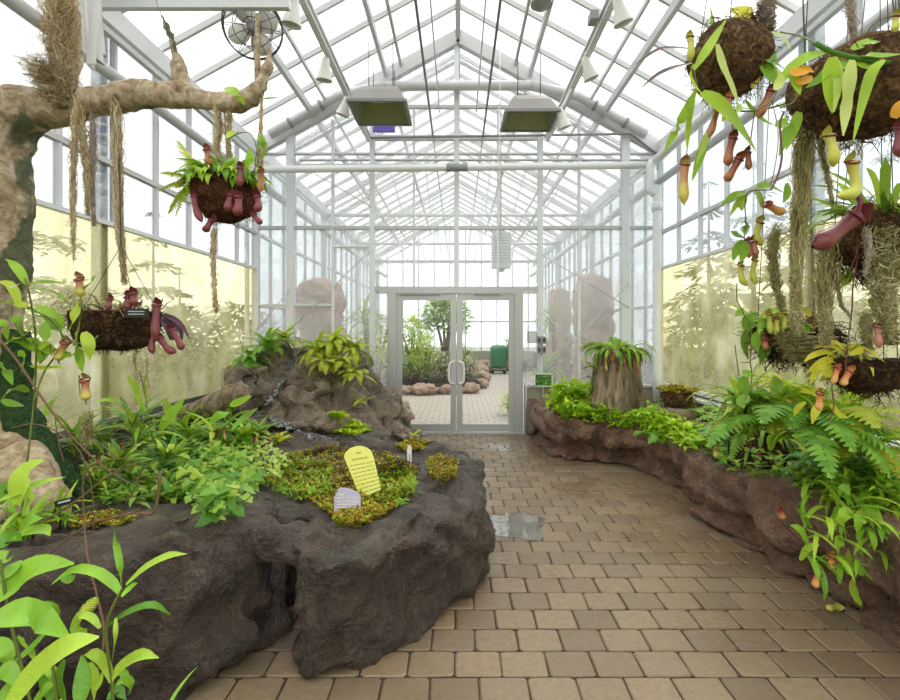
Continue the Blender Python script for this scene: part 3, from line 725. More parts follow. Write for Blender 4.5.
b.prism(dens([(-.90,2.50),(-.93,2.36),(-1.0,2.2),(-1.08,2.06),(-1.22,1.97),(-1.5,1.9),(-1.9,1.86),(-2.4,1.83),(-2.7,1.8),(-2.7,2.2),(-1.9,2.25),(-1.45,2.35),(-1.2,2.55),(-.98,2.62)], 100), [(.05, .0), (.2, .03), (.35, .01), (.5, .02), (.59, .05), (.64, .11), (.645, .13)])
for a_, c_, e_, r_ in ((250, 522, 2.36, .12), (165, 530, 2.12, .12), (90, 550, 2.0, .13)): b.ell(P(a_, c_, e_)-V((0, 0, r_*.9)), (r_*1.25, r_*.95, r_))
b.prism(dens([(-.90,2.50),(-.93,2.36),(-1.0,2.2),(-1.05,2.12),(-1.3,2.08),(-1.5,2.2),(-1.5,3.0),(-1.0,3.0)]), [(.0, .0), (.2, .03), (.35, .03), (.48, .07), (.57, .15), (.58, .2)])
b.prism(dens(LC), [(-.02, 0), (.2, .0), (.28, .05), (.3, .12)])
for (px, py, Y), r in (((247,528,2.5),(.17,.15,.13)), ((157,540,2.25),(.12,.12,.10)), ((100,556,2.1),(.28,.13,.10)), ((225,640,2.25),(.14,.12,.14)), ((150,620,2.12),(.2,.1,.1)), ((300,540,2.5),(.14,.2,.11)), ((395,470,3.65),(.2,.16,.1)), ((455,480,3.4),(.16,.2,.09)),
                       ((420,545,2.62),(.15,.1,.22)), ((466,570,2.95),(.1,.14,.12)), ((482,535,3.15),(.08,.13,.11)), ((340,590,2.28),(.18,.1,.12)), ((200,590,2.3),(.16,.14,.14)), ((250,600,2.42),(.12,.1,.12)), ((330,640,2.25),(.13,.09,.09)), ((462,468,3.8),(.12,.16,.1)), ((345,452,4.3),(.5,.14,.1)), ((260,458,4.1),(.5,.1,.09))):
    b.ell(P(px, py, Y), r)
for k in range(26):     # rolled lip
    a = LA[2+k*9//26]; c_ = LA[min(3+k*9//26, 12)]; u = (k*9/26) % 1
    x, y = a[0]+(c_[0]-a[0])*u, a[1]+(c_[1]-a[1])*u
    d = V((-.95-x, 3.6-y, 0)).normalized()*.12
    b.ell((x+d.x, y+d.y, .46+rnd(-.01, .015)), (.13, .13, .075))
planter = rockify('rock_planter', b, M['rock'], .022, AMP, 3, None, 2.0)
tag(planter, 'dark wet moulded rock planter holding the bog garden, moss and two signs', 'planter')
# ---- waterfall mound
b = MB()
E = lambda px, py, Y, r, rz=0: b.ell(P(px, py, Y), r, rz=rz)
b.ell((-1.75, 6.35, .25), (1.15, .95, .85)); b.ell((-1.55, 5.6, .25), (1.0, .9, .5)); b.ell((-2.2, 6.2, .3), (.65, .8, .85))
E(338, 385, 6.3, (.45,.55,.42)); E(365, 400, 6.5, (.42,.5,.4)); E(258, 378, 6.2, (.42,.5,.38)); E(250, 372, 5.75, (.24,.25,.13)); E(270, 395, 5.7, (.3,.3,.2))
E(330, 392, 5.7, (.22,.2,.16)); E(352, 402, 5.9, (.25,.25,.2)); E(300, 405, 5.4, (.3,.25,.18)); E(335, 420, 5.3, (.35,.3,.18)); E(380, 420, 5.7, (.4,.4,.25))
E(238, 400, 5.5, (.2,.3,.25)); E(305, 425, 5.0, (.45,.25,.14)); E(365, 432, 5.2, (.42,.35,.13)); E(400, 437, 5.1, (.3,.5,.12)); E(260, 425, 5.0, (.3,.25,.12)); E(283, 408, 5.4, (.12,.3,.1), .5)
E(300, 368, 6.5, (.3,.3,.16)); E(312, 362, 6.7, (.3,.3,.16)); E(345, 363, 6.5, (.38,.3,.14)); E(285, 352, 6.8, (.3,.25,.2)); E(318, 352, 6.9, (.35,.25,.2)); E(312, 378, 6.0, (.12,.3,.12), .7); E(324, 394, 5.6, (.1,.3,.1), -.6)
mound = rockify('rock_waterfall', b, M['rock_mound'], .028, ((1.3, .07, 'n'), (2.4, .19, 'r'), (4.5, .07, 'n'), (7, .05, 'r'), (10, .025, 'f'), (24, .008, 'f')), 1, None, 5.0)
tag(mound, 'grey brown rock waterfall mound against the glass beside the doors', 'rock')
# ---- long planter under the other wall
RB = [(.97,7.2),(.98,6.85),(.99,6.42),(1.1,6.0),(1.26,5.78),(1.55,5.63),(1.80,5.52),(1.90,5.26),(2.03,4.95),(2.07,4.65),(1.98,4.3),(1.86,4.07),(1.88,3.73),(1.97,3.44),(2.01,3.16),(2.07,2.88),(2.08,2.60),(2.04,2.3),(2.0,2.0),(2.05,1.5),(2.0,1.0),(2.1,.5),(2.86,.5),(2.86,2.0),(2.86,4.0),(2.86,6.0),(2.86,7.2),(2.0,7.2)]
b = MB(); RP = dens(RB[:22], 90)
RP = [(q.x, q.y) for q in catmull([V((*p, 0)) for p in RB[:22]], 90)]+RB[22:]
b.prism(RP, [(-.02, .03), (.06, .03), (.09, .07), (.10, .13)])
RQ = RP
b.prism(RQ, [(0, .18), (.11, .18), (.18, .09), (.24, .01), (.36, -.01), (.45, .01), (.50, .06), (.51, .13)])
for i, (x, y) in enumerate(RB[:21]):
    rr = rnd(.12, .2); d = V((2.6-x, (y if i else 6.9)-y, 0)).normalized()
    b.ell((x+d.x*.2, y+d.y*.1, rnd(.26, .38)), (rr, rr*1.25, rnd(.12, .18)))
for (x, y) in RP[:86:3]:
    b.ell((x+.12, y-.02, .47+rnd(-.02, .03)), (.11, .13, .07))
rplanter = rockify('rock_planter', b, M['rock_red'], .03, ((1.5, .07, 'n'), (2.9, .09, 'r'), (4.5, .045, 'n'), (8, .034, 'n'), (9, .016, 'f'), (22, .008, 'f')), 2, None, 9.0)
tag(rplanter, 'long winding red brown rock planter below the fogged panels, full of ferns', 'planter')
def cast(px, py, names=None):
    d = (P(px, py, 1)-CAM).normalized(); best = None
    for n_, t_ in BVH.items():
        if names and n_ not in names: continue
        h = t_.ray_cast(CAM, d)
        if h[0] is not None and (best is None or h[3] < best[3]): best = h
    return (best[0], best[1]) if best else (None, None)
def drop(x, y, names=None, z=4):
    best = None
    for n_, t_ in BVH.items():
        if names and n_ not in names: continue
        h = t_.ray_cast(V((x, y, z)), V((0, 0, -1)))
        if h[0] is not None and (best is None or h[0].z > best): best = h[0].z
    return best if best is not None else .45
def inpoly(x, y, poly):
    r = False; n = len(poly); j = n-1
    for i in range(n):
        xi, yi = poly[i]; xj, yj = poly[j]
        if (yi > y) != (yj > y) and x < (xj-xi)*(y-yi)/(yj-yi)+xi: r = not r
        j = i
    return r
def pick(poly, names=None):
    xs = [p[0] for p in poly]; ys = [p[1] for p in poly]
    for _ in range(60):
        x, y = rnd(min(xs), max(xs)), rnd(min(ys), max(ys))
        if inpoly(x, y, poly):
            h, n_ = cast(x, y, names)
            if h is not None: return h, n_
    return None, None
# ---- streams and pools
def stream(nm, pix, wd_, label, n=30):
    pts = []
    for px, py in [tuple(q) for q in [( (a[0]), (a[1]) ) for a in [ (v.x, v.y) for v in catmull([V((*p, 0)) for p in pix], n)]]]:
        h, nn = cast(px, py)
        if h is not None: pts.append(h+V((0, -.012, .012)))
    vs = []; fs = []
    for i, p in enumerate(pts):
        t = pts[min(i+1, len(pts)-1)]-pts[max(i-1, 0)]; s_ = t.cross(V((0, -.5, .85))).normalized()*wd_*(1+.4*math.sin(i*1.3))
        for k, h in ((-1, -.012), (-.4, .004), (.4, .006), (1, -.012)): vs.append(p+s_*k+V((0, 0, h)))
    for i in range(len(pts)-1):
        for k in range(3): fs.append((i*4+k, i*4+k+1, i*4+5+k, i*4+4+k))
    b = MB(); b.add(vs, fs); o = b.build(nm, M['rush']); tag(o, label, 'water'); return o
stream('stream', [(297,346),(293,358),(286,372),(276,388),(270,398),(262,407),(258,418)], .05, 'thin stream running down the rock mound between the ferns')
stream('stream', [(265,418),(285,424),(300,432),(318,437),(338,440)], .05, 'shallow trickle along the foot of the rock mound behind the moss')
# ================================================================== plant helpers
def strand(b, p, L, r, wig=.03, n=9, drift=(0,0)):
    """one hair of hanging moss: a thin wavering three-sided thread"""
    pts = []; ph, ph2 = rnd(0, 6), rnd(0, 6); f1, f2 = rnd(8, 20), rnd(8, 20)
    for i in range(n+1):
        u = i/n
        pts.append(V((p.x+wig*math.sin(ph+f1*u)*(.3+u)+drift[0]*u, p.y+wig*math.sin(ph2+f2*u)*(.3+u)+drift[1]*u, p.z-L*u)))
    b.tube(pts, [r*(1-.6*i/n) for i in range(n+1)], 3, False)
def curl(b, p, L, r, n=7):
    pts = [p.copy()]; d = V((rnd(-1,1), rnd(-1,1), rnd(-1,.5))).normalized()
    for i in range(n):
        d = (d+V((rnd(-.8,.8), rnd(-.8,.8), rnd(-.8,.6)))).normalized(); pts.append(pts[-1]+d*L/n)
    b.tube(pts, r, 3, False)
def hang_moss(pix, Y, wpx, n, m, label, group='clumps of hanging moss', r=.0016, fuzz=1.0, jag=.5, dy=0):
    """a beard of hanging moss that follows a line of points from the top down"""
    k = Y/F; pts = [P(a, c, Y+dy) for a, c in pix]; line = catmull(pts, 40); b = MB()
    for i in range(n):
        u0 = random.random()**1.35; u1 = u0+(1-u0)*rnd(.25, .95); w = wpx*k/2
        N = 9; ox, oy = random.gauss(0, .5)*w, random.gauss(0, .5)*w; ph, ph2 = rnd(0, 6), rnd(0, 6); f1, f2 = rnd(3, 9), rnd(3, 9); q = []
        for j in range(N+1):
            u = u0+(u1-u0)*j/N; c_ = line[min(40, int(u*40))].lerp(line[min(40, int(u*40)+1)], u*40 % 1)
            tp = 1-.8*u
            q.append(c_+V((ox*tp*(.55+.9*noise.noise(V((u*7, Y*9, wpx)))**2*4 if wpx < 25 else .9)+w*.35*math.sin(ph+f1*j*.5), oy*tp+w*.35*math.sin(ph2+f2*j*.5), rnd(-.004, .004))))
        b.tube(q, r*rnd(.6, 1.3), 3, False)
        if random.random() < fuzz:
            c_ = q[random.randrange(N)]; curl(b, c_, min(.04, w*rnd(.5, 1.2)+.012), r*.6)
    o = b.build('hanging_moss', M[m]); tag(o, label, 'hanging moss', group); return o
def pitcher(parent, bot, mouth, w, m, bend=(0,0,0), rim='pi_rim', lid=True, tendril=None, lidm=None):
    """a pitcher: a bellied tube from its rounded foot up to an open, rimmed mouth with a lid over it"""
    w *= .82; bot, mouth = V(bot), V(mouth); mid = bot.lerp(mouth, .45)+V(bend)
    pts = catmull([bot, mid, mouth], 12)
    prof = [.18, .55, .82, .97, 1.0, .96, .88, .8, .74, .72, .76, .84, .95]
    b = MB(); b.tube(pts, [w/2*q for q in prof], 10, False); o = b.build('pitcher', M[m], parent)
    t_ = (pts[-1]-pts[-3]).normalized(); a = t_.orthogonal().normalized(); c_ = t_.cross(a); rr = w/2*.97
    tl = V((0, -.5, .25)); tl = tl-t_*tl.dot(t_); tl = tl.normalized() if tl.length > .1 else a
    b = MB(); ring = [mouth+(a*math.cos(k*math.tau/14)+c_*math.sin(k*math.tau/14))*rr for k in range(15)]
    ring = [q+t_*((q-mouth).dot(-tl))*.5 for q in ring]
    b.tube(ring, max(.003, w*.085), 6, False); b.build('rim', M[rim], o)
    if lid:
        h = mouth-tl*rr*.9+t_*rr*.5; b = MB(); d = (tl*.75+t_*.65).normalized(); nn = (t_*.8-tl*.6).normalized()
        b.leaf([h, h+d*w*.55, h+d*w*1.05-t_*w*.08], w*.95, nn, -.25, 6, ovate); b.build('lid', M[lidm or m], o)
    if tendril:
        b = MB(); tp = [V(q) for q in tendril]+[bot+V((0, 0, -w*.25)), bot]
        b.tube(catmull(tp, 16), max(.0022, w*.05), 5, False); b.build('tendril', M['stem'], o)
    return o
def px(points, Y): return [P(a[0], a[1], Y+(a[2] if len(a) > 2 else 0)) for a in points]
def fibres(b, c, r, n, L=.06, rr=.0012, up=.2):
    for _ in range(n):
        a, e = rnd(0, math.tau), rnd(-1.3, up); d = V((math.cos(a)*math.cos(e)*r[0], math.sin(a)*math.cos(e)*r[1], math.sin(e)*r[2]))
        curl(b, V(c)+d*.98, L*rnd(.5, 1.5), rr, 5)
def bowl(parent, c, R, H, m, flat=.62, nf=420, name='basket', fl=.06):
    """a coir-lined wire bowl with frayed fibres"""
    b = MB(); c = V(c); prof = [(R*.90, H*.04), (R, 0), (R*1.0, -H*.12), (R*.96, -H*.35), (R*.86, -H*.62), (R*flat, -H*.86), (R*flat*.55, -H*.98), (.001, -H)]
    pr = []
    for i in range(len(prof)-1):
        for k in range(3):
            u = k/3; pr.append((prof[i][0]*(1-u)+prof[i+1][0]*u, prof[i][1]*(1-u)+prof[i+1][1]*u))
    pr.append(prof[-1]); b.lathe(pr, c, 36, jit=R*.09)
    fibres(b, c, (R, R, H), nf, fl, .0014, .15); o = b.build(name, M[m], parent)
    b = MB(); b.lathe([(0, H*.03), (R*.5, H*.06), (R*.93, 0)], c, 20, jit=R*.08); b.build('soil', M['soil'], parent)
    return o
def wires(parent, c, R, top, n=3, a0=.4):
    for k in range(n):
        a = a0+k*math.tau/n; b = MB(); b.tube([V(c)+V((R*math.cos(a), R*math.sin(a), 0)), V(top)], .0022, 4, False); b.build('hanger_wire', M['wire'], parent)
# ================================================================== the old tree limb
random.seed(21)
YT = 2.95
t_ = thing('tree', P(4, 500, YT), 'gnarled bare tree with a mossy trunk and one limb reaching over the planter', 'tree')
b = MB(); lim = catmull(px([(14,520),(10,470),(2,420),(-6,360),(-6,290),(0,220),(2,170),(4,135),(22,112,-.02),(55,108,-.04),(95,102,-.06),(135,94,-.1),(175,96,-.14),(215,99,-.18),(240,103,-.2),(256,90,-.22),(266,72,-.22),(270,48,-.22)], YT), 90)
rad = [(0,.2),(.08,.18),(.16,.16),(.3,.15),(.42,.155),(.47,.145),(.52,.105),(.6,.088),(.7,.07),(.8,.058),(.86,.055),(.9,.045),(.95,.034),(1,.02)]
def rat(u):
    for (a, x), (c_, y) in zip(rad, rad[1:]):
        if u <= c_: return x+(y-x)*(u-a)/(c_-a)
    return rad[-1][1]
b.tube(lim, [rat(i/90)*(1+.06*math.sin(i*.9)) for i in range(91)], 16)
b.ell(P(10, 120, YT), (.17, .16, .16))
# roots
b.tube(px([(4,430),(28,470,-.25),(48,505,-.45),(56,530,-.5)], YT), [.14,.13,.1,.05], 12)
b.tube(px([(-10,430),(2,480,-.3),(10,530,-.5)], YT), [.14,.13,.1], 12)
# upright branch stub and the twig fork
b.tube(px([(186,96,-.15),(182,78,-.15),(178,60,-.15)], YT), [.06,.045,.03], 10)
b.tube(px([(178,62,-.15),(170,35,-.15),(158,6,-.15),(150,-14,-.15)], YT), [.022,.016,.013,.01], 8)
b.tube(px([(60,112,-.04),(64,70,-.03),(60,20,-.02),(52,-40,0)], YT), [.09,.07,.06,.055], 12)
b.tube(px([(62,100,-.04),(76,60,0),(78,25,.03),(66,-30,.05)], YT), [.05,.035,.03,.03], 10)
vv = rockify('trunk', b, M['bark'], .02, ((4, .02, 'n'), (11, .012, 'f'), (34, .004, 'f')), 3, t_, 3.0); del BVH[vv.name]
b = MB(); b.tube(catmull(px([(18,330,-.06),(16,390,-.06),(28,432,-.12),(52,465,-.17),(74,488,-.2),(92,506,-.2)], YT), 30), [.035+.055*math.sin(math.pi*min(1, .15+i/36))+.008*math.sin(i*1.9) for i in range(31)], 12); b.v = [q+noise.noise_vector(q*14)*.02 for q in b.v]; fibres(b, P(52, 468, YT-.17), (.14, .1, .1), 200, .03, .0012, 1.4); b.build('mossy_root', M['bark_moss'], t_)
b = MB(); b.tube(px([(258,100,-.2),(258,80,-.22),(257,45,-.22),(258,14,-.22)], YT), [.022,.02,.016,.012], 8); b.build('twig', M['bark'], t_)
G = 'beards of dry moss on the tree limb'
hang_moss([(60,-8),(60,35),(64,70),(72,100)], YT-.12, 30, 1100, 'moss_tan', 'thick column of tan moss wrapping the upright branch of the tree', G, .0015, 1.6)
hang_moss([(40,60),(50,85),(60,108)], YT-.14, 34, 420, 'moss_tan', 'bushy tan moss skirt where the upright branch meets the limb', G, .0014, 1.8)
hang_moss([(78,85),(82,130),(86,165),(88,215)], YT-.15, 12, 150, 'moss_tan', 'brown moss strand hanging close to the trunk, left of the pale one', G)
hang_moss([(76,95),(74,150),(73,200),(74,262)], YT-.18, 10, 110, 'moss_tan', 'longest thin moss strand near the trunk, ending by a yellow pitcher', G, .0018)
hang_moss([(92,108),(93,140),(92,190),(94,226)], YT-.1, 10, 110, 'moss_grey', 'wispy pale moss strand hanging beside the trunk', G, .0016)
hang_moss([(114,92),(117,120),(118,165),(119,215),(121,245),(125,285)], YT-.12, 13, 330, 'moss_tan', 'dense moss rope on the limb hanging straight above the long basket', G)
hang_moss([(216,100),(219,125),(217,150),(222,165)], YT-.2, 10, 170, 'moss_tan', 'moss rope wound on the limb, falling into the round basket', G)
hang_moss([(231,102),(229,125),(229,150),(230,165)], YT-.2, 8, 130, 'moss_tan', 'second moss rope falling into the round basket, nearer the branch tip', G)
hang_moss([(262,95),(261,120),(261,150),(262,168)], YT-.22, 5, 70, 'moss_tan', 'slim moss cord hanging from the forked tip of the limb', G, .0018)
hang_moss([(214,228),(213,255),(214,280),(216,312)], YT-.25, 7, 170, 'moss_tan', 'tapering dark moss tail hanging below the round basket', G, .002)
hang_moss([(86,412),(88,430),(87,445)], YT-.3, 14, 160, 'moss_olive', 'short moss tuft hanging below the lowest yellow pitcher', G, .0018, 1.5)
# ---- round basket under the limb tip
random.seed(22); YB = 2.72
c = P(225, 188, YB); t_ = thing('hanging_basket', c, 'round fibre basket of red pitchers and ferns hung from the tree limb tip', 'hanging plant', 'hanging baskets')
bowl(t_, c+V((0, 0, .03)), .175, .21, 'coir_red', .7)
for dx in (0, .012):
    b = MB(); top = P(262, 86, YT-.22); b.tube([c+V((.17-dx*2, .02, .03)), V((top.x+dx, top.y, top.z))], .003, 4, False); b.build('hanger_wire', M['twig'], t_)
b = MB(); b.tube([c+V((-.05, .15, .03)), P(224, 100, YT-.15)], .003, 4, False); b.build('hanger_wire', M['twig'], t_)
b = MB()
for pp, w_, m_ in (([(206,170),(198,168),(191,175),(186,190)], 9, 0), ([(210,172),(204,163),(195,172),(192,184)], 8, 0), ([(232,170),(240,176),(236,188)], 8, 0), ([(236,168),(243,172),(240,186,-.05)], 9, 0),
    ([(246,172),(250,160),(249,148)], 7, 0), ([(258,150),(262,142),(258,134)], 7, 0), ([(262,160),(266,150),(260,136)], 7, 0), ([(250,168),(258,168),(264,172)], 8, 0), ([(220,172),(212,176),(204,188)], 10, 0), ([(224,168),(232,160),(236,166)], 8, 0),
    ([(228,138),(234,132),(238,134)], 7, 0), ([(225,88),(235,93),(245,105)], 8, 0), ([(260,100),(268,99),(281,98)], 5, 0), ([(240,175),(250,178),(254,190)], 8, 0), ([(215,175),(206,182),(202,200)], 8, 0), ([(256,175),(262,180),(260,192)], 7, 0), ([(230,172),(226,180),(228,192)], 8, 0), ([(212,168),(218,160),(226,158)], 8, 0)):
    b.leaf(px([(q[0], q[1], rnd(-.18, -.02)) for q in pp], YB), w_*1.25*YB/F, fold=.25)
for k in range(70):
    a = rnd(3.0, 6.5); b.arc(c+V((.15*math.cos(a), .15*math.sin(a), rnd(.0, .05))), a+rnd(-.5,.5), rnd(.1, .9), rnd(.07, .15), rnd(.022, .036), rnd(1.6, 3.0))
for k in range(60): 
    a = rnd(0, 6.28); b.arc(c+V((.08*math.cos(a), .08*math.sin(a), .05)), a, rnd(.2, 1.1), rnd(.1, .2), rnd(.025, .04), rnd(.8, 2))
b.build('foliage', M['lf_bright'], t_)
b = MB()
for az, pt, L in ((2.9, 1.3, .26), (3.4, .35, .18), (3.6, -.2, .2), (3.3, -.7, .24), (3.9, -.9, .24), (2.7, .1, .18)): b.frond(c+V((-.13, -.05, .03)), az, pt, L, .11, .5, 13)
b.build('fronds', M['fern_yellow'], t_)
b = MB(); b.tube(catmull(px([(250,178),(258,160),(252,135),(240,133),(228,139)], YB-.1), 12), .003, 5, False); b.build('stem', M['stem'], t_)
for q, r_, w_, bd, mm in (((202,222),(194,196), 8, (-.01,0,0), 'pi_red'), ((228,212),(231,196), 9, (.0,-.01,0), 'pi_red'), ((236,216),(238,198), 10, (.01,-.01,0), 'pi_red'), ((256,212),(257,197), 9, (.01,0,0), 'pi_red'),
    ((206,231),(212,220), 8, (-.01,0,-.01), 'pi_red'), ((262,222),(254,215), 7, (0,0,-.01), 'pi_red'), ((260,192),(261,172), 7, (0,0,0), 'pi_brown'), ((240,186),(240,168), 8, (0,0,0), 'pi_red'), ((209,165),(207,150), 8, (0,0,0), 'pi_brown')):
    pitcher(t_, P(*q, YB-.19), P(*r_, YB-.17), w_*YB/F*1.1, mm, bd)
# ---- long basket with purple pitchers
random.seed(23); YB = 2.75
c = P(117, 312, YB); t_ = thing('hanging_basket', c, 'dark wide fibre basket with purple pitchers and a black tag beside the trunk', 'hanging plant', 'hanging baskets')
b = MB(); R_ = .215; H_ = .20
pr = [(R_*.94, .0), (R_, -.01), (R_*1.0, -.05), (R_*.97, -.1), (R_*.90, -.15), (R_*.78, -.19), (R_*.5, -.205), (.001, -.208)]
p2 = []
for i in range(len(pr)-1):
    for k in range(3): u = k/3; p2.append((pr[i][0]*(1-u)+pr[i+1][0]*u, pr[i][1]*(1-u)+pr[i+1][1]*u))
p2.append(pr[-1]); b.lathe(p2, c, 40, jit=.018); fibres(b, c, (R_, R_, .2), 800, .06, .0013, .05); b.build('basket', M['coir_dark'], t_)
b = MB(); b.tube([c+V((R_*1.0*math.cos(k*math.tau/30), R_*1.0*math.sin(k*math.tau/30), .0)) for k in range(31)], .006, 6, False); b.build('basket_rim', M['redstem'], t_)
b = MB(); b.lathe([(0, -.005), (R_*.5, .0), (R_*.95, -.02)], c, 20, jit=.01); b.build('soil', M['soil'], t_)
top = P(118, 100, YT-.1); tie = P(121, 246, YB)
for q in (V((-.2, 0, 0)), V((.17, -.1, 0)), V((.16, .12, 0))):
    b = MB(); b.tube([c+q, tie], .0018, 4, False); b.build('hanger_wire', M['wire'], t_)
b = MB(); b.tube([tie, top], .004, 5, False); b.build('hanger_cord', M['wire'], t_)
q = P(137, 313, YB-.225); b = MB(); b.box(q, (.12, .008, .045)); tg = b.build('plant_tag', M['black_plastic'], t_, False)
b = MB(); 
for k in range(2): b.box(q+V((0, -.006, .008-k*.014)), (.08, .003, .004))
b.build('tag_text', M['tag_text'], tg, False)
b = MB()
for k in range(30):
    a = rnd(0, 6.28); r_ = rnd(.02, .18); b.arc(c+V((r_*math.cos(a), r_*math.sin(a), 0)), a+rnd(-.5,.5), rnd(.5, 1.3), rnd(.05, .12), rnd(.014, .022), rnd(.5, 1.5))
for k in range(5): b.leaf(px([(162,315,-.1),(172,318,-.12),(182,326,-.14),(189+k%3,338+k*1.5,-.14)], YB) if k < 2 else px([(164,316+k,-.1),(174,322+k,-.12),(181,332,-.12),(182,340+k,-.12)], YB), .03, (0, -.7, .6), .3)
b.leaf(px([(160,312,-.05),(168,303,-.08),(178,298,-.1)], YB), .016, (0, -.3, .9))
b.leaf(px([(158,310),(162,302),(163,298)], YB-.1), .02)
for k in range(7): b.leaf(px([(164,314+k,-.06),(168,326,-.12),(170+k,340,-.12)], YB), .045, (rnd(-.4,.4), -.8, .3), .2, prof=ovate)
b.build('foliage', M['lf_purple'], t_)
b = MB()
for k in range(160): curl(b, c+V((rnd(-.24,-.12), rnd(-.18, .05), rnd(-.06, .1))), .06, .0016)
b.build('moss', M['moss_olive'], t_); b = MB()
for k in range(120): curl(b, c+V((rnd(0,.17), rnd(-.18, .05), rnd(0, .05))), .05, .0016)
b.build('moss', M['moss_olive'], t_)
for q, r_, w_, bd in (((156,341),(157,305),10,(.0,-.01,0)), ((153,354),(155,334),8,(-.012,0,0)), ((176,352),(160,338),9,(-.005,0,-.015)), ((182,350),(172,330),9,(.012,0,-.012)), ((108,310),(110,299),7,(0,0,0)), ((128,310),(128,297),9,(0,0,0)), ((134,306),(133,294),10,(0,0,0))):
    pitcher(t_, P(*q, YB-.22), P(*r_, YB-.2), w_*YB/F, 'pi_red', bd)
hang_moss([(135,352),(135,362),(136,380)], YB, 4, 30, 'moss_tan', 'shorter of two thin root tails under the dark wide basket', G, .0016, .3)
hang_moss([(147,352),(148,372),(148,395)], YB-.05, 4, 40, 'moss_tan', 'longer of two thin root tails under the dark wide basket', G, .0016, .3)
# ---- climbing pitcher vine by the trunk
random.seed(24); YV = 2.3
t_ = thing('pitcher_vine', P(30, 420, YV), 'climbing pitcher vine with yellow pitchers tangled beside the tree trunk', 'pitcher plant')
for pp in ([(20,560),(22,510),(28,455),(34,400),(36,350),(33,315),(27,285),(22,272)], [(34,400),(44,372),(58,352),(62,335),(48,318),(33,310)], [(36,350),(22,335),(12,318),(4,300)], [(62,335),(72,342),(88,343),(98,336)], [(74,345),(78,330),(80,318),(82,308)]):
    b = MB(); b.tube(catmull(px([(q[0], q[1], rnd(-.04, .04)) for q in pp], YV), 20), .0045, 5, False); b.build('stem', M['stem'], t_)
b = MB()
for pp, w_ in (([(27,285),(20,272),(13,264),(5,259)], 7), ([(33,310),(25,306),(14,303),(0,303)], 6), ([(0,282),(10,285),(17,297),(20,312)], 7), ([(33,316),(45,318),(55,326),(62,332)], 10), ([(36,306),(48,312),(58,318),(64,327)], 8), ([(36,290),(48,290),(60,296),(64,300)], 6), ([(30,284),(45,282),(68,283)], 4),
    ([(70,330),(74,318),(79,306),(80,300)], 8), ([(84,290),(90,283),(96,275)], 7), ([(76,332),(79,350),(82,365),(82,378)], 8), ([(84,332),(89,345),(90,360)], 9), ([(74,343),(86,345),(96,338)], 5), ([(40,352),(30,345),(18,340),(5,343)], 8), ([(46,340),(45,330),(46,320)], 8), ([(38,360),(48,356),(56,348)], 12),
    ([(30,366),(44,368),(58,367),(64,369)], 4), ([(20,350),(24,360),(22,372)], 7), ([(28,392),(18,388),(8,392),(0,402)], 9), ([(45,415),(52,405),(60,394)], 8), ([(0,362),(8,372),(13,385)], 8), ([(6,345),(14,338),(26,340)], 7), ([(36,322),(28,332),(20,340),(12,342)], 7), ([(12,318),(20,322),(24,335)], 7), ([(34,350),(42,345),(52,352),(58,350)], 9), ([(26,340),(34,344),(40,356)], 9),
    ([(2,400),(12,404),(24,406)], 6), ([(0,320),(6,328),(8,340)], 7), ([(60,352),(70,356),(76,352)], 6), ([(50,344),(44,352),(40,364)], 9)):
    b.leaf(px([(q[0], q[1], rnd(-.06, .06)) for q in pp], YV), w_*1.3*YV/F, fold=.2)
b.build('foliage', M['lf_bright'], t_)
b = MB()
for pp, w_ in (([(62,297),(52,303),(42,308)], 2.4), ([(9,287),(16,286),(22,282)], 2)):
    b = MB(); b.leaf(px(pp, YV), w_*1.6*YV/F); b.build('dry_leaf', M['moss_grey'], t_)
for q, r_, w_, bd, td in (((81,297),(79,279),11,(0,0,0),[(82,300),(84,312)]), ((59,361),(66,342),11,(-.012,0,-.01),[(52,355),(50,345)]), ((86,401),(85,380),11,(.0,0,-.01),[(80,395),(79,375)])):
    pitcher(t_, P(*q, YV), P(*r_, YV), w_*YV/F, 'pi_mixed', bd, tendril=px(td, YV))
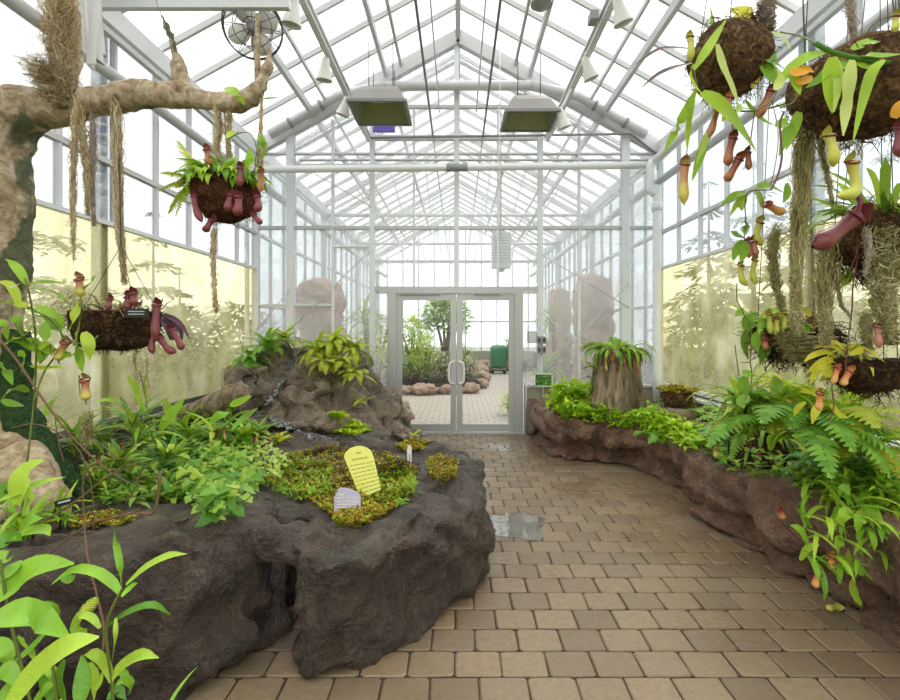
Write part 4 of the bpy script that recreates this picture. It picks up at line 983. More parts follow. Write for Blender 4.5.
# ---- foreground pitcher plant in the near corner
random.seed(25); Y1 = 1.2
root = V((-.98, 1.18, .30)); t_ = thing('strap_leaf_plant', root, 'large bright green strap leaved plant in the near corner, before the dark rock', 'plant')
for pp in ([(122,590),(113,606),(106,628),(108,655),(112,682),(114,740)], [(50,650),(56,690),(60,745)], [(0,560),(10,620),(30,700),(40,750)]):
    b = MB(); b.tube(catmull(px(pp, Y1), 16), .0035, 6, False); b.build('stem', M['stem'], t_)
b = MB()
for pp, w_, dz in (([(-4,600),(22,578),(44,567),(74,564)], 26, 0), ([(-12,622),(20,614),(45,622),(70,638)], 26, -.06), ([(8,706),(38,672),(70,646),(99,637)], 24, -.15), ([(121,594),(113,583),(96,572),(73,570),(51,585)], 11, 0), ([(122,587),(121,567),(117,545),(114,526)], 8, 0),
    ([(126,585),(147,567),(169,556),(187,554)], 9, 0), ([(122,597),(131,588),(138,583)], 8, 0), ([(107,627),(129,612),(153,605),(171,615)], 8, 0), ([(112,679),(124,665),(142,655),(159,658)], 13, 0), ([(116,618),(116,638),(112,662)], 6, -.02), ([(80,705),(84,680),(82,655)], 15, -.1),
    ([(112,682),(106,664),(94,654),(84,655)], 11, 0), ([(100,628),(92,618),(80,616),(70,630)], 8, 0), ([(62,575),(70,580),(76,575)], 10, .03), ([(32,610),(45,606),(56,612),(55,625)], 10, .03), ([(18,505),(22,485),(30,470),(44,460)], 22, .1), ([(-4,503),(20,492),(42,483),(66,477)], 9, .1),
    ([(0,505),(6,490),(14,484)], 16, .1), ([(24,512),(30,500),(28,488)], 12, .1), ([(20,530),(32,520),(44,518)], 14, .1), ([(0,548),(10,538),(22,540)], 14, .1), ([(14,540),(28,532),(46,530),(50,536)], 12, .1), ([(0,532),(12,522),(20,512)], 14, .1), ([(-6,580),(10,572),(22,560)], 14, .03),
    ([(14,662),(28,652),(40,640),(52,628)], 9, .05), ([(18,636),(30,648),(36,662)], 7, .05), ([(-4,640),(6,655),(8,672)], 16, .05), ([(0,668),(10,672),(22,690)], 14, 0), ([(30,710),(46,690),(60,676)], 12, .05), ([(96,690),(104,676),(106,660)], 10, .05), ([(114,690),(124,680),(132,684),(128,696)], 9, .05),
    ([(118,668),(126,676),(130,690)], 8, .03), ([(108,700),(118,690),(126,700)], 10, 0), ([(66,660),(62,680),(66,704)], 14, .03), ([(52,700),(46,680),(48,660)], 12, .05), ([(90,662),(96,680),(94,702)], 12, .05), ([(86,612),(80,625),(86,640)], 18, .1), ([(0,700),(14,688),(24,676)], 16, .05), ([(40,668),(52,672),(60,690)], 10, .05), ([(-5,555),(6,560),(16,555)], 14, .05), ([(-6,690),(0,676),(10,664)], 14, .05)):
    b.leaf(px([(q[0], q[1], dz+rnd(-.02, .02)) for q in pp], Y1), w_*(.9 if w_ < 14 else 1.1)*(Y1+dz)/F, (rnd(-.3,.3), -.6, .75), .38, 9, strap if w_ < 14 else lanceo)
for k in range(46):
    a = rnd(.2, 2.9); b.arc(root+V((rnd(-.32, .2), rnd(-.05, .2), rnd(.0, .16))), a-.6, rnd(.3, 1.2), rnd(.1, .22), rnd(.016, .034), rnd(.8, 2.0))
b.build('foliage', M['lf_near'], t_)
b = MB(); b.frond(P(76, 622, Y1), 1.2, .8, .06, .045, .3, 9); b.build('fronds', M['fern_yellow'], t_)
# ================================================================== hanging baskets under the other rail
random.seed(31)
def LV(b, lst, Y, jit=.06, sc_=1.15, **kw):
    for it in lst:
        pp, w_ = it[0], it[1]; dz = it[2] if len(it) > 2 else 0
        b.leaf(px([(q[0], q[1], dz+rnd(-jit, jit)) for q in pp], Y), w_*sc_*(Y+dz)/F, (rnd(-.35,.35), -.75, .6), .2, 8, **kw)
GH = 'hanging baskets'
# ---- top basket
Y2 = 2.2; c = P(730, 42, Y2); t_ = thing('hanging_basket', c, 'ball-like fibre basket nearest the roof, with long drooping leaves', 'hanging plant', GH)
b = MB(); b.ell(P(729, 60, Y2), (.165, .165, .165), 28, 18); b.v = [q+noise.noise_vector(q*13)*.022 for q in b.v]; fibres(b, P(729, 60, Y2), (.165, .165, .16), 700, .06, .0014, 1.3); b.build('basket', M['coir'], t_)
b = MB(); b.ell(P(743, 25, Y2), (.05, .05, .06)); fibres(b, P(740, 25, Y2), (.08, .08, .05), 120, .07); b.build('moss', M['coir_dark'], t_)
for k in range(3):
    b = MB(); a = k*2.1; b.tube([c+V((.16*math.cos(a), .16*math.sin(a), -.02)), (1.33, 2.25, 4.33)], .0022, 4, False); b.build('hanger_wire', M['wire'], t_)
b = MB(); LV(b, [([(692,49),(673,48),(657,50),(636,64)], 5.5, -.1), ([(692,63),(673,68),(657,75),(640,89)], 6, -.1)], Y2, .02); b.build('dark_foliage', M['lf_purple'], t_)
b = MB()
LV(b, [([(708,58),(712,40),(712,20),(708,-4)], 5), ([(694,70),(704,55),(715,37),(726,20)], 9, -.15), ([(695,90),(690,110),(688,130),(687,152)], 6), ([(696,90),(682,118),(673,135),(664,152)], 8), ([(709,128),(702,150),(697,165),(692,181)], 8),
    ([(702,92),(716,102),(735,122),(756,151)], 16, -.12), ([(760,50),(774,62),(788,72)], 14, -.1), ([(761,60),(768,72),(776,86)], 12, -.1), ([(700,95),(720,105),(738,108),(757,109)], 3), ([(757,109),(775,107),(790,104),(800,94)], 3), ([(694,64),(690,74),(695,86),(702,94)], 4, -.16), ([(745,100),(760,118),(775,126)], 5)], Y2, .03)
b.build('foliage', M['lf_bright'], t_)
b = MB(); LV(b, [([(717,44),(722,66),(731,86),(738,104)], 11, -.19), ([(738,104),(739,109),(737,113)], 5, -.18), ([(766,62),(776,74),(782,88)], 14, -.1), ([(770,33),(782,37),(791,50)], 9, -.1), ([(716,118),(706,140),(696,165)], 6)], Y2, .02); b.build('pale_foliage', M['lf_pale'], t_)
b = MB(); LV(b, [([(733,14),(744,10),(753,14)], 14, -.05), ([(738,22),(745,15),(752,8)], 14, -.05), ([(758,58),(765,64),(766,74)], 11, -.05), ([(752,88),(758,74),(764,62)], 6, -.05), ([(728,100),(726,112),(722,122)], 8)], Y2, .03, prof=ovate); b.build('yellow_foliage', M['lf_yellow'], t_)
b = MB(); b.tube(catmull(px([(694,64),(696,82),(702,94),(718,104),(735,110),(752,111),(770,108),(792,101)], Y2-.1), 20), .004, 5, False); b.build('stem', M['stem'], t_); b = MB(); b.tube(catmull(px([(720,18),(714,17),(708,20),(700,40)], Y2), 10), .0025, 5, False); b.build('stem', M['stem'], t_)
for q, r_, w_, mm, bd in (((690,62),(690,37),9,'pi_yellow',(0,-.01,0)), ((709,138),(718,107),9,'pi_brown',(0,0,0)), ((729,166),(733,138),11,'pi_brown',(-.01,0,-.01)), ((725,181),(739,159),11,'pi_brown',(-.005,0,-.015)), ((749,170),(748,152),8,'pi_brown',(0,0,0)), ((758,118),(771,91),11,'pi_brown',(.0,0,0)), ((684,204),(685,164),12,'pi_mixed',(-.004,0,0)), ((725,115),(729,97),8,'pi_orange',(0,0,0))):
    pitcher(t_, P(*q, Y2-.1), P(*r_, Y2-.1), w_*Y2/F, mm, bd)
b = MB(); b.tube(px([(687,150),(686,158),(687,180),(684,206)], Y2-.08), .0018, 4, False); b.build('tendril', M['redstem'], t_); b = MB(); b.tube(px([(728,95),(731,120),(735,138)], Y2-.08), .0025, 4, False); b.build('tendril', M['redstem'], t_); b = MB(); b.tube(px([(755,108),(752,130),(749,152)], Y2-.08), .0025, 4, False); b.build('tendril', M['redstem'], t_)
# ---- basket at the frame edge, long leaves
random.seed(32); Y3 = 1.72; c = P(868, 74, Y3); t_ = thing('hanging_basket', c, 'big fibre basket with a thick green stem and broad hanging leaves', 'hanging plant', GH)
b = MB(); ce = P(868, 90, Y3); b.ell(ce, (.245, .2, .155), 30, 18); b.v = [q+noise.noise_vector(q*11)*.03 for q in b.v]; fibres(b, ce, (.245, .2, .15), 800, .07, .0013, 1.2); b.build('basket', M['coir'], t_)
for k in range(3):
    b = MB(); a = k*2.1+.3; b.tube([c+V((.2*math.cos(a), .17*math.sin(a), 0)), (1.33, 1.75, 4.33)], .002, 4, False); b.build('hanger_wire', M['wire'], t_)
b = MB()
LV(b, [([(825,52),(806,58),(790,70),(777,88)], 12, -.2), ([(832,57),(830,76),(831,94),(832,113)], 16, -.22), ([(884,60),(872,72),(863,100),(853,142)], 9, -.24), ([(852,50),(864,44),(872,42),(884,41)], 13, -.15), ([(856,58),(868,56),(880,56),(902,54)], 11, -.2), ([(856,62),(866,68),(880,66)], 12, -.2), ([(836,60),(826,74),(816,82),(806,88)], 10, -.2), ([(848,62),(840,66),(836,72)], 10, -.2), ([(790,70),(796,84),(800,95)], 8, -.2)], Y3, .02)
b.build('foliage', M['lf_bright'], t_)
b = MB(); LV(b, [([(852,60),(848,84),(845,110),(843,136)], 13, -.24), ([(835,57),(838,80),(834,112)], 8, -.22), ([(775,90),(780,80),(776,66)], 8, -.2)], Y3, .02); b.build('pale_foliage', M['lf_pale'], t_)
b = MB(); LV(b, [([(794,76),(804,70),(814,72)], 16, -.2), ([(797,84),(806,80),(812,76)], 10, -.2), ([(893,118),(898,108),(902,100)], 10, -.2)], Y3, .02, prof=ovate); b.build('orange_foliage', M['lf_orange'], t_)
b = MB(); b.tube(catmull(px([(815,43,-.2),(830,51,-.2),(852,57,-.2),(884,62,-.2),(905,60,-.1)], Y3), 14), .0075, 7); b.build('stem', M['lf_dark'], t_)
b = MB(); b.tube(catmull(px([(777,88,-.2),(775,95,-.2),(766,105,-.2),(755,111,-.2)], Y3), 10), .0025, 5, False); b.build('tendril', M['stem'], t_); b = MB(); b.tube(catmull(px([(780,32,-.1),(800,36,-.15),(816,44,-.2)], Y3), 10), .003, 5, False); b.build('tendril', M['stem'], t_); b = MB(); b.tube(catmull(px([(798,95,-.2),(792,103,-.2),(780,108,-.2)], Y3), 10), .0025, 5, False); b.build('tendril', M['stem'], t_); b = MB(); b.tube(catmull(px([(854,142,-.24),(862,150,-.2),(862,160,-.2)], Y3), 8), .0015, 5, False); b.build('tendril', M['stem'], t_)
for q, r_, w_, mm, bd in (((833,167),(829,136),14,'pi_yellow',(.0,-.01,0)), ((837,196),(852,162),15,'pi_yellow',(.035,0,-.03)), ((899,157),(900,128),14,'pi_red',(0,0,0)), ((895,32),(896,16),9,'pi_yellow',(0,0,0))):
    pitcher(t_, P(*q, Y3-.2), P(*r_, Y3-.2), w_*(Y3-.2)/F, mm, bd)
b = MB(); b.tube(catmull(px([(784,112,-.15),(780,125,-.15),(782,155,-.15),(778,175,-.15),(771,190,-.15)], Y3), 16), .0035, 5, False); b.build('stem', M['redstem'], t_)
b = MB(); LV(b, [([(793,116),(787,133),(779,156)], 11, -.1), ([(799,112),(792,132),(786,150)], 10, -.08), ([(778,128),(784,122),(790,118)], 10, -.1)], Y3, .02, prof=ovate); b.build('hanging_foliage', M['lf_mid'], t_)
# ---- slim dangling pitcher plant
random.seed(33); Y4 = 2.3; t_ = thing('hanging_pitcher_plant', P(747, 190, Y4), 'small dangling pitcher plant with no basket, hung in two tiers below the ball-like basket', 'pitcher plant')
b = MB(); b.tube(catmull(px([(771,185),(776,160),(778,130),(770,90),(768,50),(775,10),(770,-40)], Y4), 20), .002, 5, False); b.build('stem', M['redstem'], t_); b = MB(); b.tube(catmull(px([(771,190),(760,190),(748,192),(745,205),(746,225),(744,240)], Y4), 16), .0026, 5, False); b.build('stem', M['redstem'], t_)
b = MB(); LV(b, [([(746,192),(734,196),(721,206)], 8), ([(744,193),(741,202),(742,211)], 9), ([(752,190),(758,196),(762,209)], 12), ([(757,188),(768,186),(784,193)], 10), ([(787,183),(787,195),(783,203)], 6), ([(744,195),(736,205),(730,216)], 5), ([(745,238),(737,235),(731,231)], 8), ([(745,235),(746,226),(745,220)], 6), ([(743,240),(737,250),(733,261)], 8), ([(745,242),(744,252),(740,263)], 8)], Y4, .03); b.build('foliage', M['lf_mid'], t_)
for q, r_, w_, mm, bd in (((786,212),(767,204),11,'pi_orange',(0,0,-.01)), ((762,246),(760,222),10,'pi_yellow',(-.02,0,-.005)), ((749,258),(748,242),8,'pi_pink',(0,0,0)), ((756,257),(753,241),9,'pi_pink',(0,0,0)), ((747,286),(741,265),8,'pi_yellow',(-.014,0,-.005)), ((757,284),(755,260),8,'pi_yellow',(-.016,0,-.004)), ((818,286),(821,273),13,'pi_yellow',(0,0,-.005))):
    pitcher(t_, P(*q, Y4), P(*r_, Y4), w_*Y4/F, mm, bd)
# ---- mossy basket with a leafy top at the frame edge
random.seed(34); Y5 = 2.2; c = P(880, 228, Y5); t_ = thing('hanging_basket', c, 'leafy basket of matted roots with one large dark red pitcher reaching out', 'hanging plant', GH)
b = MB(); ce = P(884, 240, Y5); b.ell(ce, (.2, .2, .13), 26, 16); b.v = [q+noise.noise_vector(q*12)*.035 for q in b.v]; fibres(b, ce, (.21, .2, .15), 900, .11, .0017, 1.2); b.build('basket', M['coir'], t_)
for k in range(3):
    b = MB(); a = k*2.1; b.tube([c+V((.15*math.cos(a), .15*math.sin(a), 0)), (2.0, 2.2, zroof(2.0)-.1)], .002, 4, False); b.build('hanger_wire', M['wire'], t_)
b = MB()
for k in range(60):
    a = rnd(0, 6.28); r_ = rnd(0, .14); b.arc(ce+V((r_*math.cos(a), r_*math.sin(a), .08)), a+rnd(-.4,.4), rnd(.3, 1.4), rnd(.2, .4), rnd(.022, .036), rnd(.7, 2.0), prof=strap)
b.build('foliage', M['lf_mid'], t_)
pitcher(t_, P(813, 247, Y5-.2), P(856, 217, Y5-.2), 24*(Y5-.2)/F, 'pi_red', (-.005, 0, -.012))
b = MB(); b.tube(catmull(px([(850,221,-.2),(858,210,-.2),(860,200,-.2),(855,192,-.2)], Y5), 10), [.022,.02,.017,.014,.012,.011,.011,.011,.01,.009,.008], 8); b.build('pitcher_neck', M['pi_rim'], t_)
pitcher(t_, P(879, 348, Y5-.15), P(878, 326, Y5-.15), 9*Y5/F, 'pi_pink')
b = MB(); b.tube(catmull(px([(858,255),(853,285),(852,310),(848,340),(845,375)], Y5-.1), 14), .003, 5, False); b.build('stem', M['redstem'], t_); b = MB(); b.tube(catmull(px([(858,250),(852,266),(848,272)], Y5-.1), 8), .003, 5, False); b.build('stem', M['redstem'], t_)
b = MB(); LV(b, [([(850,268),(844,276),(838,284)], 8), ([(852,272),(848,280),(841,287)], 6), ([(872,286),(877,300),(878,320)], 16, .05), ([(878,282),(870,300),(876,316)], 10, .05)], Y5, .03); b.build('hanging_foliage', M['lf_mid'], t_)
# ---- flat mossy basket in front of the panel
random.seed(35); Y6 = 2.55; c = P(795, 325, Y6); t_ = thing('hanging_basket', c, 'wide shaggy basket wrapped in olive moss with yellow leaves, against the fogged panel', 'hanging plant', GH)
ce = P(795, 338, Y6); b = MB(); b.ell(ce, (.2, .17, .10), 26, 14); b.v = [q+noise.noise_vector(q*12)*.035 for q in b.v]; fibres(b, ce, (.21, .18, .12), 900, .09, .0017, 1.0); b.build('basket', M['coir_dark'], t_)
for k in range(3):
    b = MB(); a = k*2.1+.5; b.tube([c+V((.17*math.cos(a), .15*math.sin(a), 0)), (1.75, 2.6, zroof(1.75)-.1)], .002, 4, False); b.build('hanger_wire', M['wire'], t_)
b = MB(); LV(b, [([(772,318),(764,322),(757,335)], 9, -.1), ([(778,312),(770,312),(757,322)], 8, -.1), ([(784,316),(778,325),(776,336)], 8, -.1), ([(762,330),(756,342),(758,352)], 10, -.1), ([(745,330),(749,320),(758,312)], 11), ([(750,318),(742,312),(735,316)], 9), ([(746,330),(744,345),(748,360)], 10), ([(745,376),(742,388),(748,394)], 10), ([(748,395),(742,402),(744,408)], 10), ([(772,378),(776,386),(772,394)], 12), ([(739,310),(734,306),(730,304)], 4), ([(797,312),(792,305),(788,302)], 3), ([(770,345),(764,352),(760,364)], 9, -.1)], Y6, .03)
for k in range(34):
    a = rnd(0, 6.28); b.arc(ce+V((.12*math.cos(a)-.05, .12*math.sin(a), .05)), a, rnd(.1, 1.1), rnd(.08, .16), rnd(.022, .036), rnd(.8, 2))
b.build('foliage', M['lf_mid'], t_)
b = MB(); LV(b, [([(783,316),(772,313),(762,318)], 8, -.12), ([(784,322),(790,315),(796,318)], 8, -.12), ([(800,310),(806,312),(812,320)], 8, -.1)], Y6, .02); b.build('yellow_foliage', M['lf_yellow'], t_)
for q, r_, w_, mm in (((771,334),(769,314),7,'pi_yellow'), ((776,335),(777,318),7,'pi_yellow'), ((766,350),(764,338),8,'pi_brown'), ((813,338),(812,320),7,'pi_pink'), ((784,330),(785,314),6,'pi_yellow')):
    pitcher(t_, P(*q, Y6-.15), P(*r_, Y6-.15), w_*Y6/F, mm)
b = MB(); b.tube(catmull(px([(737,283),(737,300),(742,310),(752,335),(750,360),(752,378),(745,400)], Y6-.05), 16), .003, 5, False); b.build('stem', M['stem'], t_)
# ---- lowest basket
random.seed(36); Y7 = 2.2; c = P(868, 360, Y7); t_ = thing('hanging_basket', c, 'lowest dark bowl basket with thin yellow leaves and orange pitchers, above the sill', 'hanging plant', GH)
bowl(t_, c, .155, .145, 'coir_dark', .62, 500)
for k in range(3):
    b = MB(); a = k*2.1+.5; b.tube([c+V((.15*math.cos(a), .15*math.sin(a), 0)), (1.9, 2.25, zroof(1.9)-.1)], .002, 4, False); b.build('hanger_wire', M['wire'], t_)
b = MB(); LV(b, [([(846,358),(836,348),(826,345),(812,349)], 7), ([(846,352),(838,344),(830,342),(818,346)], 6), ([(850,355),(862,350),(872,352),(880,360)], 7, -.15), ([(840,362),(828,360),(816,366),(806,374)], 7), ([(838,364),(824,366),(814,375),(810,384)], 7), ([(840,360),(826,352),(812,356),(804,362)], 6), ([(848,352),(856,346),(866,345)], 6), ([(830,404),(838,414),(848,418)], 8), ([(818,398),(808,392),(800,392)], 6), ([(822,404),(815,412),(812,424)], 7), ([(806,402),(798,408),(794,416)], 5), ([(832,368),(826,376),(820,382)], 6), ([(850,384),(856,388),(862,389)], 4)], Y7, .04)
for k in range(16):
    a = rnd(1.6, 4.6); b.arc(c+V((-.05, 0, .02)), a, rnd(.2, .9), rnd(.1, .2), rnd(.018, .026), rnd(.8, 1.8))
b.build('foliage', M['lf_yellow'], t_)
for q, r_, w_, mm, bd in (((833,384),(838,368),7,'pi_orange',(0,0,0)), ((844,386),(850,371),9,'pi_orange',(-.01,0,-.006)), ((819,411),(820,393),8,'pi_orange',(0,0,0))):
    pitcher(t_, P(*q, Y7-.12), P(*r_, Y7-.12), w_*Y7/F, mm, bd)
b = MB(); b.tube(catmull(px([(836,362,-.1),(832,385,-.1),(834,405,-.1),(830,420,-.1)], Y7), 12), .0028, 5, False); b.build('stem', M['redstem'], t_)
# ---- hanging moss over the planter
G2 = 'beards of moss among the baskets'
random.seed(37)
hang_moss([(806,92),(804,140),(802,190),(798,240),(796,290),(795,330)], 2.02, 19, 648, 'moss_olive', 'longest and thickest olive moss beard, hanging from the basket with the thick green stem', G2, .0018, 1.3)
hang_moss([(818,100),(820,140),(826,170),(833,205)], 2.0, 9, 93, 'moss_olive', 'short olive moss wisp beside the longest beard', G2, .0016, 1)
hang_moss([(768,-20),(768,0),(766,15),(770,34)], 2.15, 26, 144, 'moss_grey', 'pale wispy moss tuft above the ball-like basket', G2, .0018, 1)
hang_moss([(850,-30),(850,0),(852,22),(854,42)], 1.75, 12, 93, 'moss_grey', 'narrow pale moss tail above the thick green stem', G2, .0015, 1)
hang_moss([(778,222),(773,250),(776,285),(783,312)], 2.45, 15, 172, 'moss_olive', 'drooping moss beard falling into the wide shaggy basket', G2, .0018, 1.2)
hang_moss([(826,238),(827,265),(824,300),(826,330),(824,345)], 2.15, 20, 237, 'moss_olive', 'broad moss beard below the large dark red pitcher', G2, .0018, 1.3)
hang_moss([(838,262),(838,285),(842,305),(850,316)], 2.15, 6, 50, 'moss_olive', 'thin curving moss strand below the large dark red pitcher', G2, .0016, .8)
hang_moss([(888,225),(886,260),(884,300),(890,345)], 2.05, 30, 504, 'moss_olive', 'heavy moss curtain hanging from the leafy basket of roots', G2, .0018, 1.3)
hang_moss([(866,225),(868,255),(865,275)], 2.0, 8, 64, 'moss_grey', 'small pale moss wisp on the leafy basket of roots', G2, .0016, 1)
hang_moss([(868,310),(866,330),(868,352)], 2.1, 16, 115, 'moss_olive', 'fuzzy moss tuft just above the lowest dark bowl basket', G2, .0016, 1.5)
hang_moss([(790,330),(795,345),(800,362)], 2.4, 44, 187, 'moss_olive', 'ragged moss fringe draped over the wide shaggy basket', G2, .0016, 1.5)
# ================================================================== the planted beds
random.seed(41)
PL, PR, MO = planter.name, rplanter.name, mound.name
def tuft(b, h, nrm, r, n=5):
    for _ in range(n):
        a = rnd(0, 6.28); d = V((math.cos(a), math.sin(a), 0)); e = rnd(.1, .9)
        d = (d*math.cos(e)+V((0, 0, 1))*math.sin(e)); q = h+d*r
        s_ = d.cross(V((0, 0, 1))).normalized()*r*.3
        b.add([h-s_*.4, h+s_*.4, h+d*r*.6+s_, q, h+d*r*.6-s_], [(0,1,2,3,4)])
def mosspatch(poly, n, r, m, label, names, cat='moss', hmax=.02):
    b = MB()
    for _ in range(n):
        h, nn = pick(poly, names)
        if h is None or nn.z < .15: continue
        tuft(b, h+V((0, 0, rnd(-.004, hmax))), nn, r*rnd(.5, 1.4))
    o = b.build('moss', M[m], None, False); tag(o, label, cat, kind='stuff'); return o
mosspatch([(240,478),(285,455),(330,446),(395,455),(418,470),(412,495),(392,505),(372,518),(345,524),(320,508),(290,490)], 3400, .016, 'bog', 'rusty and green bog moss carpet around the yellow sign on the rock planter', [PL])
mosspatch([(322,505),(345,512),(360,512),(400,505),(385,516),(360,528),(338,526)], 1100, .016, 'bog', 'mossy lip bulging over the rock edge before the lilac sign', [PL], hmax=.03)
mosspatch([(425,462),(440,454),(460,464),(455,478),(440,484),(430,476)], 520, .014, 'bog', 'separate small rusty moss cushion on the rock, nearest the brick path', [PL], hmax=.03)
mosspatch([(70,520),(110,512),(140,518),(118,528),(70,530)], 300, .016, 'bog', 'small yellow moss patch on the dark rock beside the twigs', [PL])
mosspatch([(330,428),(345,420),(362,424),(372,432),(352,436),(334,434)], 420, .03, 'bog_green', 'bright lime moss mat at the foot of the rock mound', None)
mosspatch([(328,414),(345,413),(350,418),(336,420)], 160, .025, 'bog_green', 'tiny lime moss streak on the mound, above the larger lime mat', None)
mosspatch([(395,446),(412,440),(428,442),(424,450),(404,452)], 300, .022, 'bog', 'low moss strip behind the white plant marker', None)
# leafy bog plants between the moss
b = MB()
for _ in range(420):
    h, nn = pick([(250,470),(300,455),(330,470),(330,495),(300,500),(270,490)] if random.random() < .6 else [(372,478),(410,470),(418,495),(395,508),(370,500)], [PL])
    if h is None: continue
    for k in range(3): b.arc(h, rnd(0, 6.28), rnd(.4, 1.3), rnd(.03, .075), rnd(.008, .016), rnd(.3, 1.5), 4)
o = b.build('bog_grass', M['lf_bright'], None); tag(o, 'tufts of short bright bog leaves growing in the moss around the signs', 'grass', kind='stuff')
# ---- signs and markers
def board(name, poly, Yb, th, m, label, lines, tm, lean=.1):
    zb = max(p[1] for p in poly); pts = [P(p[0], p[1], Yb+(zb-p[1])/50*lean) for p in poly]; c0 = P(sum(p[0] for p in poly)/len(poly), zb, Yb)
    t_ = thing(name, c0, label, 'sign'); b = MB(); n = len(pts); d = V((0, th, 0))
    b.add(pts+[q+d for q in pts], [tuple(range(n)), tuple(range(2*n-1, n-1, -1))]+[(i, n+i, n+(i+1) % n, (i+1) % n) for i in range(n)]); b.build('board', M[m], t_, False)
    b = MB()
    for (xa, ya, xb, yb, h) in lines:
        ncut = max(2, int(math.hypot(xb-xa, yb-ya)/3.2)); u = 0
        while u < 1:
            v = min(1, u+rnd(.1, .22)); f = lambda s: P(xa+(xb-xa)*s, ya+(yb-ya)*s, Yb+(zb-(ya+(yb-ya)*s))/50*lean-.002)
            b.bar(f(u), f(v), .002, h*Yb/F, (0, 0, 1)); u = v+.04
    b.build('lettering', M[tm], t_, False)
    b = MB(); b.tube([c0+V((0, th, .03)), c0+V((0, th, -.08))], .008, 6); b.build('stake', M['dark_metal'], t_); return t_
board('sign', [(344,457),(345,453),(349,449),(355,446.5),(361,446),(367,448),(371,451),(373,456),(381,489),(361,499)], 3.05, .008, 'yellow_sign', 'yellow arched-top information sign leaning in the bog moss', [(356,453,361,452.5,1.6), (352,460,368,457,1.6)]+[(350+i*1.4, 466+i*3.9, 373+i*1.1, 461.5+i*3.6, 1.0) for i in range(8)], 'yellow_text')
board('sign', [(334,511),(334,497.5),(339,488),(348,488.5),(358,492.5),(360.5,497),(360.5,513)], 2.85, .008, 'grey_sign', 'small lilac grey sign in front of the yellow one', [(338,494.5,344,494.5,1.4)]+[(337,498.5+i*3, 357,498.5+i*3,.8) for i in range(4)], 'white_plastic')
t_ = thing('plant_marker', P(409, 468, 3.6), 'narrow white plant marker stuck in the rock planter behind the moss', 'plant label'); b = MB()
pl = [(407.5,470),(407,448),(408.5,445.5),(410.5,445.5),(411.7,448),(411.3,470)]; pts = [P(*q, 3.6) for q in pl]; d = V((0, .006, 0)); n = len(pts)
b.add(pts+[q+d for q in pts], [tuple(range(n)), tuple(range(2*n-1, n-1, -1))]+[(i, n+i, n+(i+1) % n, (i+1) % n) for i in range(n)]); b.build('board', M['white_plastic'], t_, False)
b = MB(); b.bar(P(409.4, 454, 3.597), P(409.6, 462, 3.597), .006, .004); b.build('lettering', M['black_plastic'], t_, False)
t_ = thing('plant_tag', P(64, 503, 2.35), 'small black plant tag on a stake at the tree roots', 'plant label'); b = MB(); q = P(65, 502, 2.35); R = Matrix.Rotation(-.25, 3, 'Y'); b.box(q, (.095, .008, .03), R=R); b.build('plate', M['black_plastic'], t_, False)
b = MB(); b.box(q+V((0, -.005, .004)), (.06, .003, .008), R=R); b.build('lettering', M['tag_text'], t_, False)
b = MB(); b.tube([q+V((-.03, .006, 0)), q+V((-.04, .02, -.14))], .004, 5); b.build('stake', M['wire'], t_)
# ---- creeping ivy and strap plants behind the twigs
random.seed(42)
def ivyleaf(b, p, s, az):
    d = V((math.cos(az), math.sin(az), rnd(-.6, .2))).normalized(); up = V((rnd(-.4,.4), rnd(-.7, 0), 1)).normalized(); sd = d.cross(up).normalized(); up = sd.cross(d)
    prof = [(0,0), (-.1,.42), (.22,.5), (.3,.26), (.62,.3), (1,0), (.62,-.3), (.3,-.26), (.22,-.5), (-.1,-.42)]
    vs = [p+(d*x+sd*y+up*(.22*abs(y)-.3*x*x))*s for x, y in prof]; m_ = p+d*s*.35; b.add(vs+[m_], [(i, (i+1) % 10, 10) for i in range(10)])
def ivy(poly, n, s, label, m, hgt):
    b = MB()
    for _ in range(n):
        h, nn = pick(poly)
        if h is None or h.x < -2.7: continue
        ivyleaf(b, h+V((rnd(-.03,.03), rnd(-.06,.02), rnd(.0, hgt))), s*rnd(.6, 1.3), rnd(3.0, 6.4))
    t_ = thing('ivy', b.v[0], label, 'ivy'); b.build('foliage', M[m], t_)
    for _ in range(6):
        h, nn = pick(poly)
        if h is None: continue
        st = MB(); st.tube(catmull([h+V((rnd(-.05,.05), 0, hgt)), h+V((rnd(-.1,.1), rnd(-.1,.1), hgt*.6)), h+V((rnd(-.15,.15), rnd(-.1,.1), 0))], 8), .003, 5, False); st.build('stem', M['stem'], t_)
    return t_
ivy([(178,462),(215,450),(250,470),(262,492),(240,512),(212,525),(190,500)], 420, .07, 'ivy mound tumbling over the dark rock edge between two boulders', 'lf_mid', .14)
ivy([(130,430),(185,425),(230,440),(200,470),(165,480),(140,462)], 300, .07, 'dark ivy patch behind the crossing twigs', 'lf_dark', .12)
ivy([(232,452),(270,446),(292,462),(278,482),(250,478)], 220, .04, 'pale small leaved creeper spreading into the bog moss', 'lf_pale', .06)
